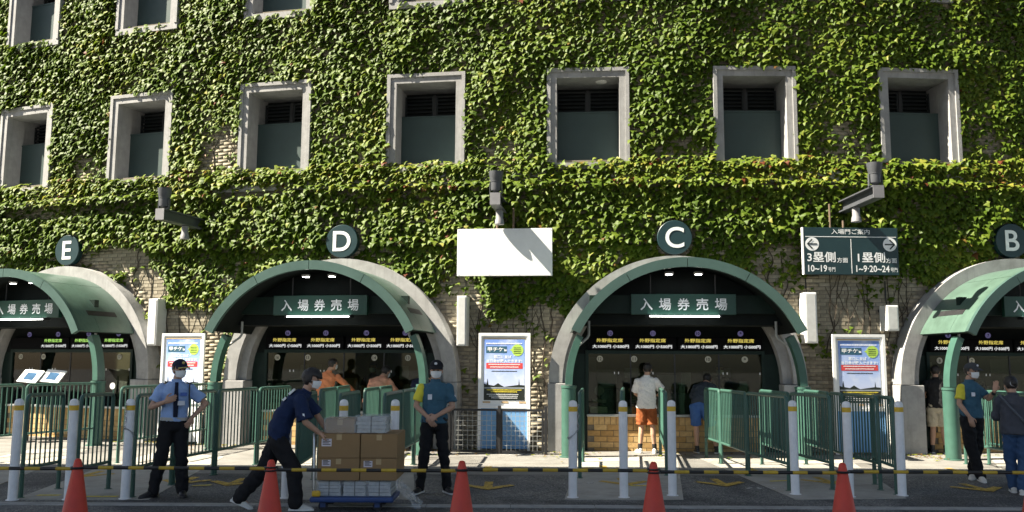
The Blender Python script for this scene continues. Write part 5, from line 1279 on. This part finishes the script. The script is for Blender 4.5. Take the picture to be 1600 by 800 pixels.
p = G(1100,708.5); t, q = person('man in dark T-shirt and denim shorts bending over the counter of booth C', p, facing(p), stand(
    pel=(-.06,-.06,.93), neck=(.05,.26,1.31), head=(.09,.38,1.40), face=(.1,.9,-.35), shL=(-.14,.20,1.27), shR=(.24,.22,1.28), elL=(-.20,.36,1.02), elR=(.30,.38,1.06), wrL=(-.06,.46,.96), wrR=(.20,.50,.98), bend=(0,-.05,.05),
    knL=(-.135,.0,.50), knR=(.17,.0,.50), anL=(-.13,-.03,.085), anR=(.24,.0,.085)),
    dict(trousers=cloth('denim_shorts', (0.045,0.11,0.30)), trousers_name='shorts', shirt=cloth('slate_tee', (0.035,0.045,0.058)), shoe='shoe_black', eyes=False, hair='short', shirt_hem=-.06, flare=.02, hem=.66, leg=(.112,.102,.098), sock=.06, sleeve=.8, sleeve_r=(.07,.085), seed=3.0))
# customers at booth D, seen over the railings
ORANGE = cloth('orange_shirt', (0.66,0.24,0.11)); SALMON = cloth('salmon_shirt', (0.68,0.34,0.23)); DARKT = cloth('dark_trousers', (0.02,0.022,0.03))
def at_booth(k, x, y): c = W(BAY[k], 0); h = wall_head(BAY[k]); return V3((c.x+x*math.cos(h)-y*math.sin(h), c.y+x*math.sin(h)+y*math.cos(h), 0)), h
def spot(k, px, out): s, _ = S(px, 600, out); return W(s, 0, out), wall_head(BAY[k])
p, h = spot('D', 508, .62); t, q = person('person in orange shirt leaning on the counter of booth D, just behind the pushing man', p, h, stand(
    pel=(-.06,.0,.96), neck=(.02,.12,1.50), head=(.09,.16,1.655), face=(.6,.8,-.1), shL=(-.17,.10,1.44), shR=(.22,.16,1.43), elL=(-.19,.2,1.16), elR=(.42,.22,1.20), wrL=(-.05,.36,1.05), wrR=(.52,.42,1.06)),
    dict(trousers=DARKT, shirt=ORANGE, shoe='shoe_black', eyes=False, hair='short', shirt_hem=-.05, sleeve=1.75, sleeve_r=(.066,.050), seed=4.0))
p, h = spot('D', 586, .66); t, q = person('person in salmon shirt stooping at the counter of booth D', p, h, stand(
    pel=(-.03,-.10,.93), neck=(.07,.20,1.40), head=(.12,.30,1.51), face=(.5,.85,-.4), shL=(-.13,.14,1.34), shR=(.25,.20,1.35), elL=(-.18,.28,1.08), elR=(.33,.32,1.10), wrL=(-.05,.44,1.0), wrR=(.22,.48,1.0), bend=(0,-.06,.05)),
    dict(trousers=DARKT, shirt=SALMON, shoe='shoe_black', eyes=False, hair='short', shirt_hem=-.05, flare=.02, sleeve=.9, sleeve_r=(.068,.08), seed=6.0))
p, h = spot('D', 655, .66); t, q = person('person in dark blue at booth D, half hidden by the guard in teal polo', p, h, stand(
    pel=(-.03,-.12,.92), neck=(.04,.20,1.37), head=(.10,.32,1.44), face=(.3,.9,-.4), shL=(-.15,.14,1.32), shR=(.23,.20,1.32), elL=(-.2,.28,1.06), elR=(.3,.32,1.08), wrL=(-.05,.44,.98), wrR=(.2,.48,.98), bend=(0,-.06,.06)),
    dict(trousers=DARKT, shirt=cloth('night_blue', (0.02,0.025,0.06)), shoe='shoe_black', eyes=False, hair='short', sleeve=1.75, sleeve_r=(.066,.05), seed=7.0))
# ticket clerks behind the glass
p, h = at_booth('D', .28, 1.10); t, q = person('ticket clerk in black standing behind the glass of booth D', p, h+PI, stand(), dict(trousers=BLACK, shirt=cloth('clerk_black', (0.012,0.012,0.014)), shoe='shoe_black', hair='short', seed=2.5))
p, h = at_booth('C', 1.05, 1.0); t, q = person('ticket clerk in dark vest behind the glass at the right of booth C', p, h+PI, stand(), dict(trousers=BLACK, shirt=cloth('clerk_vest', (0.03,0.035,0.045)), shoe='shoe_black', hair='short', seed=8.5))
p, h = at_booth('B', -.15, 1.05); t, q = person('ticket clerk in blue cap behind the glass of booth B', p, h+PI, stand(), dict(trousers=BLACK, shirt=cloth('clerk_navy', (0.02,0.03,0.07)), cap=cloth('blue_cap', (0.05,0.16,0.36)), shoe='shoe_black', hair='short', seed=3.5))
# booth B: customer behind the pillar, waving guard, woman leaving
p = G(1468,709); t, q = person('man in beige shorts standing behind the green pillar of booth B', p, facing(p), stand(pel=(0,.02,.90), knL=(-.09,.03,.49), knR=(.09,.03,.49)),
    dict(trousers=cloth('beige_shorts', (0.50,0.44,0.33)), trousers_name='shorts', shirt=cloth('black_tee', (0.02,0.02,0.022)), shoe='shoe_black', eyes=False, hair='short', hem=.66, leg=(.112,.105,.10), sock=.08, seed=4.5))
p = G(1526,751); t, q = person('guard in teal polo with yellow sleeve and grey cap, raising his hand', p, facing(p), dict(
    pel=(-.02,.0,.94), neck=(-.03,.0,1.455), head=(.015,-.01,1.60), face=(.85,-.52,-.05), shL=(-.15,-.13,1.40), shR=(.085,.14,1.40), elL=(-.175,-.155,1.13), elR=(.22,.10,1.20), wrL=(-.045,-.22,.94), wrR=(.30,-.05,1.32),
    hdL=(.30,-.1,-.95), hdR=(.25,-.10,1), pnL=(-.3,1,0), pnR=(-.55,-.85,0), thL=1, thR=1, curlL=.35, curlR=.12, spreadR=.34, spreadL=.1,
    hipw=(.65,.75,0), knL=(-.05,-.09,.50), knR=(.03,.09,.51), anL=(.055,-.10,.085), anR=(-.05,.17,.085), toeL=(.25,-1,-.02), toeR=(-.1,-1,-.02)),
    dict(trousers=BLACK, shirt=TEAL, sleeve_mat={'L': YEL}, shoe='shoe_white', cap=cloth('grey_cap', (.05,.055,.06)), hair='short', shirt_hem=-.04, leg=(.112,.088,.076), sleeve=.72, sleeve_r=(.060,.070), seed=6.5))
badge(t, 'badge', 'badge', (.02,-.155,1.27), .05, .06, tilt=-.06); b = B(); b.tube([(.285,-.03,1.27),(.296,-.043,1.302)], .032, 12); b.build('wristwatch', 'black', t, smooth=True)
p = G(1592,772); t, q = person('woman in grey jacket and jeans with tied hair at the right edge', p, facing(p), stand(
    pel=(.02,.0,.84), neck=(.0,.04,1.30), head=(-.02,.09,1.43), face=(-.35,.9,-.1), shL=(-.185,.03,1.25), shR=(.185,.03,1.25), elL=(-.22,.10,1.0), elR=(.23,.0,.99), wrL=(-.12,.26,.98), wrR=(.22,.08,.78), hdR=(0,.2,-1), pnR=(-1,0,0), thR=1,
    knL=(-.07,.06,.46), knR=(.08,-.02,.45), anL=(-.06,.08,.085), anR=(.05,-.10,.085), toeL=(-.1,1,0), toeR=(.15,1,0)),
    dict(trousers=cloth('jeans', (0.035,0.075,0.16)), shirt=cloth('grey_jacket', (0.055,0.06,0.075)), shirt_name='jacket', shoe='shoe_white', eyes=False, hair='bun', shirt_hem=-.14, flare=.04, leg=(.10,.078,.066), sleeve=1.9, sleeve_r=(.07,.052), seed=7.5, wrinkle=.009))
b = B(); b.tube([(-.16,.0,1.30),(-.05,-.13,1.16),(.10,-.15,.98),(.20,-.10,.86)], .016, 6); b.build('bag_strap', cloth('strap_grey', (.09,.10,.12)), t, smooth=True)
